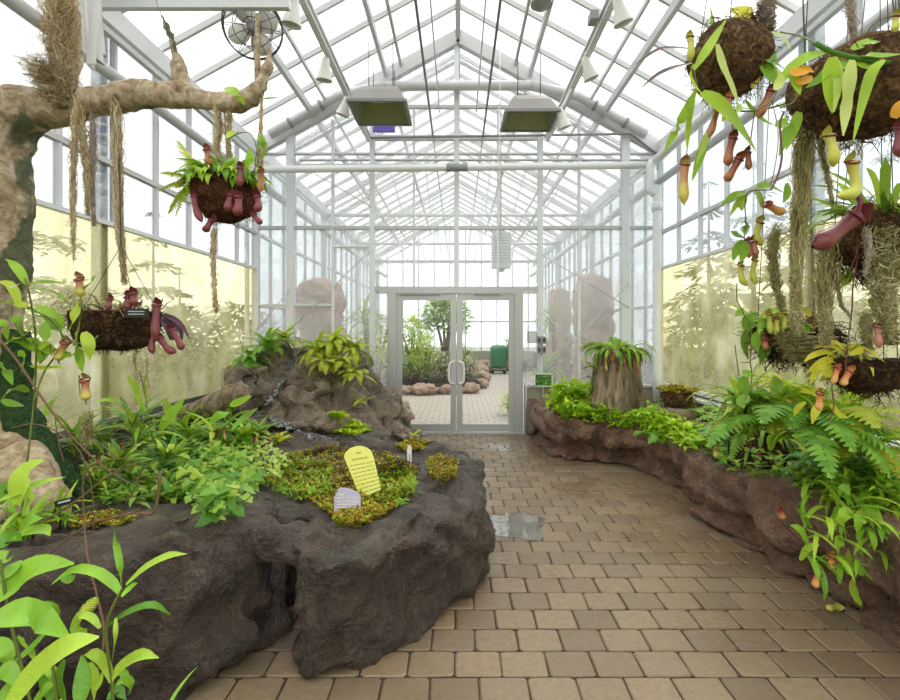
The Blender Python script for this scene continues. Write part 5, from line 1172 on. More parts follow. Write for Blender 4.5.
def strapplant(p, n, L, w_, label, m, red=0, cat='plant', name='leafy_plant', az=(0, 6.28), group=None, pit=(0.3, 1.35), droop=(.5, 1.9), prof=lanceo):
    t_ = thing(name, p, label, cat, group); b = MB(); p = V(p)
    for _ in range(n):
        a = rnd(*az); b.arc(p+V((rnd(-.03,.03), rnd(-.03,.03), rnd(0, L*.35))), a, rnd(*pit), L*rnd(.55, 1.2), w_*rnd(.7, 1.2), rnd(*droop), 7, prof)
    b.build('foliage', M[m], t_)
    for k in range(2): b = MB(); b.tube(catmull([p+V((0, 0, -.02)), p+V((rnd(-.02,.02), rnd(-.02,.02), L*.25)), p+V((rnd(-.05,.05), rnd(-.05,.05), L*.5))], 6), .005, 5, False); b.build('stem', M['stem'], t_)
    for k in range(red):
        a = rnd(3.4, 6.0); q = p+V((.6*L*math.cos(a), .6*L*math.sin(a), rnd(.0, .12))); pitcher(t_, q, q+V((rnd(-.02,.02), 0, .09)), .03, random.choice(['pi_red', 'pi_brown', 'pi_mixed']))
    return t_
def on(px_, py_, Y=None):
    h, n_ = cast(px_, py_); h = h if h is not None else P(px_, py_, Y or 3); h.x = max(h.x, -2.55); return h
GB = 'pitcher plants behind the twigs'
for (x, y, n, L, w_, lb, m, rd) in ((150,455,34,.34,.04,'tall strap leaved pitcher plant behind the twigs, nearest the tree','lf_mid',1), (185,448,34,.34,.042,'strap leaved pitcher plant with upright pale shoots below the long basket','lf_bright',1), (215,448,30,.3,.042,'pitcher plant with reddish pitchers beside the dark log','lf_mid',3), (243,446,26,.26,.04,'low pitcher plant with a long yellow leaf before the mound','lf_bright',2), (120,475,26,.28,.035,'pitcher plant half hidden by twigs at the tree roots','lf_mid',2), (100,455,22,.26,.03,'thin leaved plant between the trunk and the fogged panel','lf_dark',0)):
    strapplant(on(x, y)+V((0, 0, .0)), n, L, w_, lb, m, rd, 'pitcher plant', 'pitcher_plant', (0, 6.28), GB)
random.seed(57)
for (x, y, n, L, w_, lb, m) in ((135,440,30,.32,.036,'bushy plant close to the panel behind the longest twig','lf_mid'), (170,470,30,.26,.045,'broad leaved clump between the dark ivy and the tall shoots','lf_bright'), (200,436,34,.34,.04,'dense clump of strap leaves in the middle of the row before the log','lf_mid'), (228,432,28,.3,.04,'clump with pointed leaves beside the log end','lf_bright'), (258,440,24,.24,.042,'clump of broad leaves against the trickle of water','lf_mid'), (215,470,26,.22,.04,'clump of drooping leaves rising out of the ivy mound','lf_bright'),
    (75,455,26,.3,.03,'leafy clump pressed between trunk and panel','lf_mid'), (95,490,24,.2,.026,'low leafy clump at the mossy root','lf_bright'), (60,525,24,.18,.022,'low leafy clump beside the black plant tag','lf_bright'), (25,540,26,.22,.03,'leafy clump at the foot of the trunk behind the strap leaved plant','lf_bright'), (130,492,22,.2,.03,'leafy clump under the curved red brown twig','lf_dark')):
    strapplant(on(x, y), n, L, w_, lb, m, 0, 'plant', 'leafy_plant', (0, 6.28), 'leafy clumps around the tree roots')
b = MB()
for _ in range(900):
    h, nn = pick([(75,470),(120,440),(190,418),(262,438),(250,470),(190,500),(150,505),(95,505)], [PL])
    if h is None or h.x < -2.72: continue
    for k in range(2): b.arc(h+V((0, 0, rnd(0, .05))), rnd(0, 6.28), rnd(-.1, 1.2), rnd(.05, .11), rnd(.02, .04), rnd(.4, 1.5), 4, ovate)
o = b.build('undergrowth', M['lf_mid'], None); tag(o, 'low tangled undergrowth covering the soil between tree roots and mound', 'undergrowth', kind='stuff')
t_ = strapplant(on(278,446), 12, .16, .045, 'small yellowish broad leaved plant in front of the rock mound', 'lf_yellow', 0)
b = MB(); LV(b, [([(230,405),(240,402),(252,396)], 8), ([(128,376),(136,388),(140,400),(150,418)], 6), ([(95,402),(110,400),(122,402)], 5), ([(147,372),(145,388),(150,402)], 5), ([(160,430),(170,416),(185,398)], 10), ([(175,422),(168,408),(166,398)], 8), ([(232,430),(245,418),(258,408)], 9), ([(210,422),(222,414),(232,412)], 9)], 3.1, .1)
t_ = thing('tall_shoots', on(165, 450), 'few long upright green shoots standing above the bed under the long basket', 'plant'); b.build('foliage', M['lf_bright'], t_)
b = MB(); b.tube(catmull(px([(140,372),(146,400),(150,430),(158,450)], 3.1), 10), .003, 5, False); b.build('stem', M['stem'], t_); b = MB(); b.tube(catmull(px([(230,400),(229,420),(232,440)], 3.1), 8), .003, 5, False); b.build('stem', M['stem'], t_)
# ---- twigs
random.seed(43)
def twig(pp, Y, r, label, side=()):
    t_ = thing('twig', P(*pp[-1][:2], Y), label, 'twig', 'bare twigs crossing at the tree roots'); b = MB(); q = catmull(px(pp, Y), 24)
    b.tube(q, [r*(1-.5*i/24) for i in range(25)], 6); b.build('shoot', M['twig'], t_)
    for s_ in side:
        b = MB(); b.tube(catmull(px(s_, Y), 8), r*.45, 5); b.build('side_shoot', M['twig'], t_)
twig([(160,472),(158,495),(153,513),(135,513),(112,518),(90,524),(66,540),(48,555),(35,560,.1)], 1.98, .006, 'thick curved red brown twig lying over the dark rock', [[(130,513),(140,508)], [(88,525),(96,514)]])
twig([(90,700,-.2),(104,640,-.15),(98,600,-.12),(88,560,-.08),(84,520),(84,475),(100,462),(128,458)], 1.86, .0044, 'long upright twig hanging down across the rock face', [[(84,480),(94,470),(104,468)]])
twig([(0,340),(18,362),(40,395),(62,425),(90,455),(115,475),(132,484)], 2.05, .005, 'long straight twig slanting down from the trunk to the ivy', [[(55,416),(58,440),(64,462)], [(70,432),(98,442),(118,460)], [(38,392),(36,410)]])
twig([(10,535),(45,520),(80,498),(110,475),(140,462)], 2.0, .005, 'pale green twig slanting up across the black plant tag', [[(110,475),(125,464),(135,460)]])
twig([(126,503),(135,488),(142,470),(150,462)], 2.05, .004, 'short grey twig arching beside the ivy')
twig([(12,428),(34,424),(58,432),(80,452),(90,480),(94,512),(92,538)], 2.1, .003, 'thin pale looped twig in front of the trunk base')
# ---- log on the ledge behind
b = MB(); q = catmull(px([(165,432),(195,412),(222,400),(245,390)], 4.6), 20); b.tube(q, [.10+.012*math.sin(i*1.3) for i in range(21)], 14); 
o = rockify('log', b, M['stump'], .025, ((5, .015, 'n'), (14, .01, 'f')), 1, None, 4.0); tag(o, 'dark weathered log lying against the fogged panel beside the mound', 'log')
# ---- ferns on the mound
random.seed(44)
def fern(p, n, L, W, label, m, az=(0, 6.28), pitch=(.2, 1.2), droop=(.8, 1.9), pairs=14, group='ferns', dead=0):
    t_ = thing('fern', p, label, 'fern', group); p = V(p)
    for k in range(n):
        b = MB(); a = az[0]+(az[1]-az[0])*(k+rnd(-.3,.3))/n; b.frond(p+V((rnd(-.04,.04), rnd(-.04,.04), rnd(0,.03))), a, rnd(*pitch), L*rnd(.7, 1.15), W*rnd(.8, 1.15), rnd(*droop), pairs)
        b.build('frond', M['lf_orange' if k < dead else m], t_)
    return t_
GF = 'ferns on the rock mound'
fern(P(318,352,6.05), 34, .34, .10, 'yellow green fern on top of the mound, closest to the stream', 'fern_yellow', (0, 6.28), (.0, 1.4), (1.0, 2.4), 15, GF)
fern(P(336,346,6.0), 44, .36, .10, 'largest bright fern on top of the mound, middle of the row', 'fern_yellow', (0, 6.28), (.0, 1.5), (1.0, 2.4), 15, GF)
fern(P(354,352,6.05), 34, .32, .09, 'bright fern on top of the mound, closest to the doors', 'fern_yellow', (0, 6.28), (.0, 1.4), (1.0, 2.4), 15, GF)
fern(P(324,366,5.8), 22, .28, .09, 'fern drooping down the mound face just below the largest bright one', 'fern_yellow', (2.8, 6.6), (.0, 1.2), (1.0, 2.4), 13, GF)
fern(P(344,364,5.8), 20, .26, .09, 'fern drooping down the mound face, just above the small lime one', 'fern_yellow', (2.8, 6.6), (.0, 1.2), (1.0, 2.4), 13, GF)
fern(P(266,350,6.05), 34, .36, .09, 'fern on top of the mound against the fogged panel', 'fern', (0, 6.28), (.1, 1.4), (1.0, 2.2), 15, GF)
fern(P(284,341,6.4), 26, .32, .09, 'fern at the head of the stream on the mound', 'fern_yellow', (0, 6.28), (.1, 1.3), (.9, 2.0), 14, GF)
fern(P(250,362,5.9), 30, .34, .09, 'drooping fern at the mound corner by the log', 'fern', (0, 6.28), (.0, 1.3), (1.0, 2.3), 15, GF)
fern(P(354,376,5.75), 22, .26, .09, 'small lime fern halfway down the mound', 'fern_yellow', (2.6, 6.4), (.2, 1.3), (1.0, 2.4), 12, GF)
fern(P(336,382,5.95), 7, .18, .08, 'tiny fern sprig halfway down the mound, beside the lime one', 'fern_yellow', group=GF)
fern(P(362,403,5.7), 7, .16, .07, 'tiny fern sprig low on the mound by the doors', 'fern_yellow', group=GF)
fern(P(412,440,5.0), 7, .14, .06, 'tiny fern sprig at the planter tip near the door threshold', 'fern_yellow', group=GF)
# ================================================================== planter below the far panels
random.seed(45)
b = MB()
def cover(poly, n, s_, h0):
    for _ in range(n):
        h, nn = pick(poly, [PR])
        if h is None or h.x < 1.1 and h.y < 5.7: continue
        p = h+V((0, 0, rnd(0, h0)))
        for k in range(3): b.arc(p, rnd(0, 6.28), rnd(-.1, .9), s_*rnd(.6, 1.3), s_*.55*rnd(.7, 1.2), rnd(.3, 1.2), 3, ovate)
cover([(545,408),(575,400),(625,404),(660,418),(688,432),(668,440),(640,430),(600,424),(565,420)], 1300, .08, .16)
cover([(545,398),(575,385),(600,395),(590,412),(555,412)], 420, .09, .3)
cover([(630,418),(680,425),(710,445),(690,452),(660,440)], 380, .08, .12)
o = b.build('ground_cover', M['lf_lime'], None); tag(o, 'bright lime leafy ground cover spilling along the rear of the long planter', 'ground cover', kind='stuff')
# stump with pitchers
Ys = 5.9; p0 = P(616, 410, Ys); t_ = thing('tree_stump', p0, 'grey split tree stump crowned with drooping pitcher plants', 'stump')
b = MB(); pr = [(.33, -.1), (.31, .1), (.28, .3), (.26, .5), (.24, .65), (.18, .72), (.001, .73)]; vs = []
p2 = []
for i in range(len(pr)-1):
    for k in range(4): u = k/4; p2.append((pr[i][0]*(1-u)+pr[i+1][0]*u, pr[i][1]*(1-u)+pr[i+1][1]*u))
p2.append(pr[-1]); b.lathe(p2, p0, 72); b.v = [q+(V((q.x-p0.x, q.y-p0.y, 0)))*(.16*noise.noise(V((math.atan2(q.y-p0.y, q.x-p0.x)*4, q.z*.6, 1)))+.12*noise.noise(V((math.atan2(q.y-p0.y, q.x-p0.x)*11, q.z*1.2, 5)))) for q in b.v]
b.build('trunk', M['stump'], t_)
b = MB()
for k in range(150):
    a = rnd(0, 6.28); r_ = rnd(.02, .24); b.arc(p0+V((r_*math.cos(a), r_*math.sin(a), .7)), a+rnd(-.5,.5), rnd(-.1, 1.2), rnd(.16, .38), rnd(.035, .055), rnd(1.4, 2.9))
for k in range(26):
    a = rnd(2.4, 3.6); b.arc(p0+V((-.26, -.05, rnd(.1, .55))), a, rnd(-.3, .9), rnd(.1, .2), rnd(.03, .05), rnd(.5, 1.8))
b.build('foliage', M['lf_mid'], t_)
for k in range(13):
    a = 3.3+k*.24; x, y = p0.x+.27*math.cos(a), p0.y+.27*math.sin(a); z = p0.z+rnd(.55, .66); pitcher(t_, (x, y, z-.08), (x+rnd(-.03,.03), y, z+rnd(.02,.06)), .042, random.choice(['pi_red','pi_brown','pi_pink','pi_yellow']))
# stone pot with mossy ball
p0 = P(677, 421, 5.2); t_ = thing('stone_pot', p0, 'round stone pot holding a mossy root ball, by the glass corner', 'pot')
b = MB(); b.lathe([(0, 0), (.18, 0), (.19, .08), (.195, .15), (.175, .155), (.17, .12), (0, .11)], p0, 28, jit=.008); b.build('pot', M['pot'], t_)
b = MB(); b.ell(p0+V((0, 0, .24)), (.15, .15, .13), 22, 14); b.v = [q+noise.noise_vector(q*10)*.03 for q in b.v]; fibres(b, p0+V((0, 0, .24)), (.16, .16, .13), 260, .08, .003, 1.2); b.build('root_ball', M['coir'], t_)
b = MB()
for k in range(260):
    a = rnd(0, 6.28); r_ = rnd(0, .2); tuft(b, p0+V((r_*math.cos(a), r_*math.sin(a), .33-.6*r_*r_+rnd(0,.03))), None, .04)
b.build('moss', M['bog'], t_, False)
# stump covered with pitchers in the middle of the planter
random.seed(46)
b = MB(); p0 = P(760, 455, 3.9); p0.z = .45; b.lathe([(.24, -.05), (.23, .15), (.2, .32), (.12, .4), (0, .41)], p0, 40, jit=.04)
t_ = thing('tree_stump', p0, 'low dark stump buried under pitcher plants, middle of the long planter', 'stump'); b.build('trunk', M['coir_dark'], t_)
b = MB()
for k in range(120):
    a = rnd(0, 6.28); r_ = rnd(.02, .26); b.arc(p0+V((r_*math.cos(a), r_*math.sin(a), rnd(.15, .42))), a+rnd(-.6,.6), rnd(-.2, 1.35), rnd(.12, .34), rnd(.022, .038), rnd(.8, 2.4), prof=strap if k % 3 else lanceo)
b.build('foliage', M['lf_mid'], t_)
for q, r_, mm in (((748,406),(748,394),'pi_yellow'), ((771,408),(771,396),'pi_yellow'), ((727,420),(725,410),'pi_orange'), ((759,462),(758,452),'pi_pink'), ((716,458),(716,448),'pi_yellow'), ((740,430),(739,420),'pi_brown')): pitcher(t_, P(*q, 3.62), P(*r_, 3.62), .05, mm)
b = MB(); b.tube(catmull(px([(788,415),(800,400),(812,402),(815,412)], 3.3), 10), .004, 5, False); b.build('stem', M['stem'], t_); b = MB(); b.tube(catmull(px([(735,345),(738,370),(742,395),(748,430)], 3.7), 10), .004, 5, False); b.build('stem', M['stem'], t_)
b = MB(); LV(b, [([(786,425),(794,410),(806,408)], 9), ([(800,412),(812,410),(822,420)], 8), ([(782,420),(778,432),(782,444)], 9), ([(790,432),(800,438),(812,436)], 9), ([(770,450),(772,432),(780,418)], 10), ([(730,385),(740,382),(748,390)], 8), ([(742,372),(752,376),(758,384)], 8), ([(738,392),(728,398),(720,396)], 7)], 3.5, .08, prof=strap); b.build('tall_foliage', M['lf_bright'], t_)
# ferns
GP = 'ferns in the long planter'
def zr(x, y): return drop(x, y, [PR])
def atY(px_, py_): 
    h, n_ = cast(px_, py_, [PR]); h = h if h is not None else P(px_, py_, 3); h.x = min(h.x, 2.5); return h
fern(atY(700,425)+V((0,0,.1)), 14, .5, .2, 'blue green fern beside the stone pot', 'fern', (2.2, 5.6), (.3, 1.0), (.6, 1.5), 16, GP)
fern(atY(742,452)+V((0,0,.1)), 14, .42, .19, 'blue green fern hanging over the rock below the low stump', 'fern_blue', (2.6, 5.8), (.2, 1.0), (1.0, 2.0), 15, GP)
fern(atY(788,452)+V((0,0,.16)), 20, .58, .24, 'large fern with fronds over the rock lip, next along from the low stump', 'fern', (2.2, 6.0), (.2, 1.1), (.9, 1.9), 17, GP, 2)
fern(atY(825,452)+V((0,0,.16)), 20, .55, .22, 'yellowish fern just below the lowest dark bowl basket', 'fern_yellow', (2.0, 6.0), (.4, 1.3), (.8, 1.8), 16, GP)
fern(atY(836,488)+V((0,0,.14)), 15, .42, .2, 'blue green fern above the strap leaved pitcher plant', 'fern_blue', (2.4, 5.8), (.2, 1.0), (.9, 1.8), 15, GP)
fern(atY(895,480)+V((0,0,.16)), 18, .45, .2, 'yellow green fern at the outer edge, beyond the cascade of strap leaves', 'fern_yellow', (1.8, 5.6), (.3, 1.3), (.8, 1.8), 15, GP)
fern(atY(870,458)+V((-.1,0,.1)), 14, .4, .18, 'fern close to the white sill behind the cascade of strap leaves', 'fern', (1.8, 5.0), (.5, 1.3), (.8, 1.6), 14, GP)
fern(atY(655,438), 8, .3, .1, 'small fern spilling over the rock from the lime ground cover', 'fern', (3, 5.6), (.0, .7), (.8, 1.6), 12, GP)
# cascade of strap leaves
p0 = P(855, 520, 2.85); p0.z = zr(p0.x, p0.y); t_ = thing('strap_leaf_plant', p0, 'cascading bright strap leaved pitcher plant spilling over the planter to the path', 'pitcher plant')
b = MB()
for k in range(90):
    x = rnd(-.32, .3); b.arc(p0+V((x, rnd(-.22, .1)+(.0 if x > -.1 else -.05), rnd(-.02, .1))), rnd(3.4, 6.1), rnd(.1, 1.2), rnd(.16, .36), rnd(.022, .036), rnd(1.3, 2.7), 8, strap)
for k in range(44):
    h = P(rnd(800, 892), rnd(515, 565), 2.5); b.arc(h, rnd(3.4, 6.1), rnd(-.2, .9), rnd(.12, .26), rnd(.018, .03), rnd(.8, 2.2), 8, strap)
LV(b, [([(845,510),(838,500),(843,490),(850,485)], 10), ([(846,540),(842,520),(848,512),(858,520)], 10), ([(860,540),(858,522),(866,515),(874,530)], 10), ([(838,560),(838,545),(842,535)], 9), ([(850,575),(846,560),(848,548)], 9), ([(870,575),(866,560),(858,550)], 8), ([(862,605),(854,595),(852,578)], 9), ([(874,580),(866,572),(856,574)], 8), ([(800,560),(808,548),(820,545)], 6), ([(808,545),(800,530),(790,525)], 6), ([(812,528),(802,515),(795,508)], 5), ([(882,560),(872,540),(868,530)], 9)], 2.5, .06, prof=strap)
b.build('foliage', M['lf_bright'], t_)
for q, r_, mm in (((815,588),(818,573),'pi_orange'), ((831,570),(832,556),'pi_orange'), ((783,520),(779,508),'pi_brown')): pitcher(t_, P(*q, 2.42), P(*r_, 2.42), .045, mm)
b = MB(); b.tube(catmull(px([(779,492),(786,500),(800,520),(812,540)], 2.6), 10), .004, 5, False); b.build('stem', M['redstem'], t_); b = MB(); b.tube(catmull(px([(778,512),(784,525),(800,540)], 2.6), 10), .004, 5, False); b.build('stem', M['redstem'], t_)
random.seed(58)
for x, y, n, L, w_, lb, m in ((722,440,40,.3,.03,'strap leaved clump between stone pot and low stump','lf_bright'), (742,432,40,.34,.032,'strap leaved clump on the pot side of the low stump','lf_mid'), (775,440,40,.36,.032,'strap leaved clump on the bowl basket side of the low stump','lf_bright'), (805,448,36,.34,.03,'strap leaved clump amid the large fern','lf_bright'), (850,460,30,.3,.03,'strap leaved clump behind the yellowish fern','lf_mid'), (880,500,30,.3,.032,'strap leaved clump crowning the cascade','lf_bright')):
    strapplant(atY(x, y)+V((0, 0, .06)), n, L, w_, lb, m, 0, 'pitcher plant', 'pitcher_plant', (0, 6.28), 'strap leaved clumps in the long planter', (.2, 1.4), (.8, 2.4), strap)
b = MB(); cover([(700,445),(730,440),(790,452),(850,465),(899,480),(899,520),(840,505),(780,485),(720,470)], 520, .06, .14)
o = b.build('undergrowth', M['lf_mid'], None); tag(o, 'low leafy undergrowth under the ferns of the long planter', 'undergrowth', kind='stuff')
strapplant(atY(885, 452)+V((-.12, 0, 0)), 20, .3, .05, 'broad leaved bright plant below the heavy moss curtain by the sill', 'lf_bright', 0)
t_ = strapplant(atY(862, 482), 14, .34, .05, 'olive broad leaved plant rising behind the blue green fern', 'lf_mid', 0)
for x, y, r_, lb in ((833,613,.022,'larger of the fallen pale pitchers on the path below the cascade'), (827,594,.016,'smaller fallen pitcher on the rock foot below the cascade'), (850,607,.014,'thin fallen pitcher close to the rock foot, beside the larger one')):
    h = P(x, y, EYE*F/(y-CY)); h.z = .0; t_ = thing('fallen_pitcher', h, lb, 'fallen pitcher', 'fallen pitchers on the paving'); pitcher(t_, h+V((-r_*1.6, 0, r_)), h+V((r_*1.6, rnd(-.02,.02), r_*1.1)), r_*2, 'pi_yellow', (0, 0, .004), 'pi_rim_y')
# puddle on the path
random.seed(47); b = MB(); pc = P(517, 524, 3.9); pc.z = .0015; N = 40; ring = []
for k in range(N):
    a = k*math.tau/N; rr = 1+.5*noise.noise(V((math.cos(a)*1.7, math.sin(a)*1.7, 3)))+.25*noise.noise(V((math.cos(a)*5, math.sin(a)*5, 8)))
    ring.append(V((pc.x+.22*rr*math.cos(a), pc.y+.24*rr*math.sin(a), .002)))
b.add(ring+[V((q.x, q.y, -.006)) for q in ring], [tuple(range(N))]+[(i, N+i, N+(i+1) % N, (i+1) % N) for i in range(N)]); o = b.build('puddle', M['water'], None, False); tag(o, 'shallow puddle on the brick path mirroring the roof', 'puddle')
# ================================================================== beyond the doors
random.seed(61)
def shrub(p, r, h, n, L, m, label, name='shrub', group='shrubs beyond the doors', trunk=.5, up=.8):
    p = V(p); t_ = thing(name, p, label, 'shrub' if name != 'tree' else 'tree', group); b = MB()
    for _ in range(n):
        a, e = rnd(0, 6.28), rnd(-.8, 1.57); q = random.random()**.4
        c_ = p+V((r*q*math.cos(a)*math.cos(e), r*q*math.sin(a)*math.cos(e), h*trunk+(h*(1-trunk))*.5*(1+q*math.sin(e))))
        b.arc(c_, a+rnd(-.8,.8), rnd(-.4, up), L*rnd(.6, 1.3), L*.28*rnd(.7, 1.3), rnd(.2, 1.2), 3)
    b.build('foliage', M[m], t_); b = MB()
    for k in range(5):
        a = rnd(0, 6.28); b.tube(catmull([p+V((.04*math.cos(a), .04*math.sin(a), -.03)), p+V((r*.2*math.cos(a), r*.2*math.sin(a), h*.4)), p+V((r*.6*math.cos(a), r*.6*math.sin(a), h*.75))], 6), [.03*h*(1-.1*i) for i in range(7)], 5, False)
    b.build('stem', M['twig'], t_); return t_
def boulder(p, r, label, m='rock_pink', group='pink edging rocks beyond the doors', vox=.035):
    b = MB(); p = V(p); r = (r[0], r[1], r[2]*.82); b.ell(p+V((0, 0, r[2]*.7)), r); 
    for k in range(4): b.ell(p+V((rnd(-.5,.5)*r[0], rnd(-.5,.5)*r[1], r[2]*rnd(.4, 1))), (r[0]*rnd(.4,.7), r[1]*rnd(.5,.7), r[2]*rnd(.5,.8)))
    o = rockify('boulder', b, M[m], vox, ((2.5, .05, 'n'), (4, .10, 'r'), (9, .04, 'f')), 0, None, rnd(0, 30)); BVH.pop(o.name, None); tag(o, label, 'rock', group); return o
b = MB(); BD = [(-2.9,10.1),(-2.0,10.1),(-1.7,10.9),(-1.2,11.9),(.2,12.0),(.6,12.8),(.75,15),(.6,17.6),(1.2,18.4),(2.9,18.6),(2.9,19.5),(-2.9,19.5)]
b.prism(BD, [(-.02, 0), (.16, .02), (.2, .12)]); o = b.build('soil_bed', M['soil'], None); tag(o, 'dark planting bed beyond the doors edged with pink rocks', 'planting bed')
for i, (x, y, r_, lb) in enumerate(((-1.35,11.75,(.33,.22,.19),'pale pink edging rock, first of the row seen through the doors'), (-.78,11.7,(.38,.24,.2),'broad pink edging rock in the middle of the row seen through the doors'), (-.2,11.85,(.34,.22,.19),'pink edging rock behind the door handles'), (.32,12.05,(.26,.24,.2),'pink edging rock at the corner where the path widens'),
    (.62,13.2,(.2,.35,.2),'long pink rock along the path corner beyond the door handles'), (.72,14.6,(.25,.4,.24),'taller pink rock further along the path edge'), (.78,16.2,(.26,.4,.3),'upright pink rock along the path edge before the green bin'), (.95,17.7,(.4,.3,.36),'stacked looking pink rock beside the green bin'), (1.9,18.7,(.5,.3,.42),'big pink rock behind the green bin'), (2.35,18.6,(.35,.3,.5),'big pink rock against the far wall beyond the bin'))): boulder((x, y, 0), r_, lb)
boulder((-.92, 8.75, 0), (.12,.16,.2), 'small upright pink stone just inside the doors', vox=.025)
boulder((-.80, 8.55, 0), (.08,.1,.07), 'little flat pink stone lying just inside the doors', vox=.02)
def pillar(p, r, h, label, se):
    b = MB(); p = V(p); b.lathe([(0, -.02), (r*1.1, 0), (r*1.05, h*.3), (r*.95, h*.6), (r, h*.85), (r*.75, h*.97), (0, h)], p, 20); o = rockify('rock_pillar', b, M['rock_pink'], .05, ((1.2, .10, 'n'), (2.6, .09, 'r'), (7, .03, 'f')), 2, None, se); BVH.pop(o.name, None); tag(o, label, 'rock pillar', 'pink rock pillars beyond the glass')
pillar((2.72, 9.9, 0), .42, 2.7, 'tall pink rock pillar beyond the glass behind the tree stump', 12)
pillar((2.35, 11.6, 0), .3, 2.5, 'slimmer pink rock pillar further back beyond the tree stump', 15)
pillar((-2.55, 9.3, 0), .48, 2.52, 'pink rock pillar beyond the glass above the rock mound', 18)
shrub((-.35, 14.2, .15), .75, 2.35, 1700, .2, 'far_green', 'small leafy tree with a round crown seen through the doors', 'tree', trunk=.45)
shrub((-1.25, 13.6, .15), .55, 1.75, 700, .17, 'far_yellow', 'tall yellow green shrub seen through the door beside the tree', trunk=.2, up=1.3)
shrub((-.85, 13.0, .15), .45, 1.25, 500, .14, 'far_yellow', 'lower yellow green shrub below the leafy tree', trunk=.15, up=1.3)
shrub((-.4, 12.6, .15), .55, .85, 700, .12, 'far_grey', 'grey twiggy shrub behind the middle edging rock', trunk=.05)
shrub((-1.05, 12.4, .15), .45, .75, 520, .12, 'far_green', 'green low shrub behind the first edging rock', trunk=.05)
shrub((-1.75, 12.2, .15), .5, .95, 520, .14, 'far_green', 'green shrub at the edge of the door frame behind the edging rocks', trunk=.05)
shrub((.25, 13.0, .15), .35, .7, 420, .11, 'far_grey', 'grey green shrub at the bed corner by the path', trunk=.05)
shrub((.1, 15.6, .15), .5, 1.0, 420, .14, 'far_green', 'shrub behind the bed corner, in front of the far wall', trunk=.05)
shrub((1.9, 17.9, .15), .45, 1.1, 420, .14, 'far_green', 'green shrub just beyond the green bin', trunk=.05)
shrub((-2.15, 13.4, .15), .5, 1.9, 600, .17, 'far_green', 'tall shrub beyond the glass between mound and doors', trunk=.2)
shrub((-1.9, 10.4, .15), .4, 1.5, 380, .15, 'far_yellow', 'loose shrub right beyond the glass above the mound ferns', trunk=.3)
strapplant((.95, 9.0, 0.0), 36, .5, .035, 'striped arching plant on the path just inside the door', 'lf_pale', 0, 'plant', 'leafy_plant', droop=(.8, 2.2), prof=strap)
for x, y, h_, lb in ((1.75, 9.2, 1.9, 'tall palm like plant beyond the glass beside the switch boxes'), (1.55, 8.5, .95, 'lower palm like plant beyond the glass behind the plant picture'), (-1.62, 8.6, 1.9, 'slender palm like plant in the narrow glass strip beside the doors')):
    t_ = thing('palm', (x, y, 0), lb, 'palm', 'palms beyond the glass'); b = MB(); b.tube([(x, y, -.01), (x+.05, y, h_*.5), (x, y, h_)], [.05, .04, .04], 8); b.build('trunk', M['twig'], t_); b = MB()
    for k in range(46): b.arc((x, y, h_*rnd(.75, 1)), rnd(0, 6.28), rnd(-.3, 1.3), rnd(.35, .6), .045, rnd(.6, 1.6), 5)
    b.build('foliage', M['far_green'], t_)
boulder((1.8, 9.3, 0), (.4,.8,.3), 'low pink rock edging the bed beyond the glass by the plant picture')
# wheeled bin
x, y = 1.42, 17.4; t_ = thing('wheeled_bin', (x, y, 0), 'green wheeled drum bin standing on the far path', 'bin')
b = MB(); b.lathe([(0, .2), (.26, .2), (.29, .3), (.30, .85), (.28, .95), (.2, 1.0), (0, 1.02)], (x, y, 0), 24); b.build('body', M['bin_green'], t_)
b = MB(); b.box((x, y, .17), (.5, .5, .05)); b.build('trolley', M['dark_metal'], t_, False)
for dx in (-.2, .2):
    for dy in (-.2, .2):
        b = MB(); Rm = Matrix.Rotation(math.pi/2, 3, 'Y'); b.lathe([(0, -.03), (.075, -.03), (.085, 0), (.075, .03), (0, .03)], (x+dx, y+dy, .085), 16, Rm); b.build('wheel', M['rubber'], t_)
b = MB(); b.tube([(x+.22, y+.1, .3), (x+.36, y+.1, .9), (x+.36, y+.1, 1.15), (x+.2, y+.1, 1.2)], .02, 8); b.build('handle', M['dark_metal'], t_)
b = MB(); b.box((x+.42, y+.1, .72), (.22, .3, .55)); b.build('side_tank', M['bin_green'], t_, False)
# ---- planting outdoors, showing through the stained panels
random.seed(71)
def conifer(p, h, r, label, tiers=7):
    p = V(p); t_ = thing('conifer_tree', p, label, 'tree', 'trees outside the glasshouse'); b = MB(); b.tube([p, p+V((0, 0, h))], [.05*h/3, .01], 7); b.build('trunk', M['twig'], t_); b = MB()
    for j in range(tiers):
        u = j/(tiers-1); z = h*(.2+.78*u); rr = r*(1-.85*u)
        for k in range(26):
            a = rnd(0, 6.28); 
            for s_ in (.35, .65, 1): b.arc(p+V((rr*s_*.8*math.cos(a), rr*s_*.8*math.sin(a), z-.25*s_*s_*rr)), a+rnd(-.7,.7), rnd(-.4, .3), rr*.45, rr*.16, .5, 3)
    b.build('foliage', M['conifer'], t_)
def flatpine(p, h, label):
    p = V(p); t_ = thing('flat_topped_tree', p, label, 'tree', 'trees outside the glasshouse'); b = MB(); b.tube([p, p+V((.1, 0, h*.5)), p+V((0, 0, h))], [.07, .05, .03], 7); b.build('trunk', M['twig'], t_); b = MB()
    for z, rr in ((h, .75), (h*.82, .45)):
        for k in range(260):
            a = rnd(0, 6.28); q = rr*math.sqrt(random.random()); b.arc(p+V((q*math.cos(a), q*math.sin(a)*.8, z+rnd(-.06,.1)-.1*q)), rnd(0, 6.28), rnd(-.2, .4), .16, .05, .5, 3)
    b.build('foliage', M['conifer'], t_)
flatpine((-5.2, 5.7, -.3), 2.9, 'flat topped pine showing through the stained panel beside the trunk')
conifer((-5.4, 9.6, -.3), 3.0, .75, 'slim dark conifer showing through the stained panel above the log')
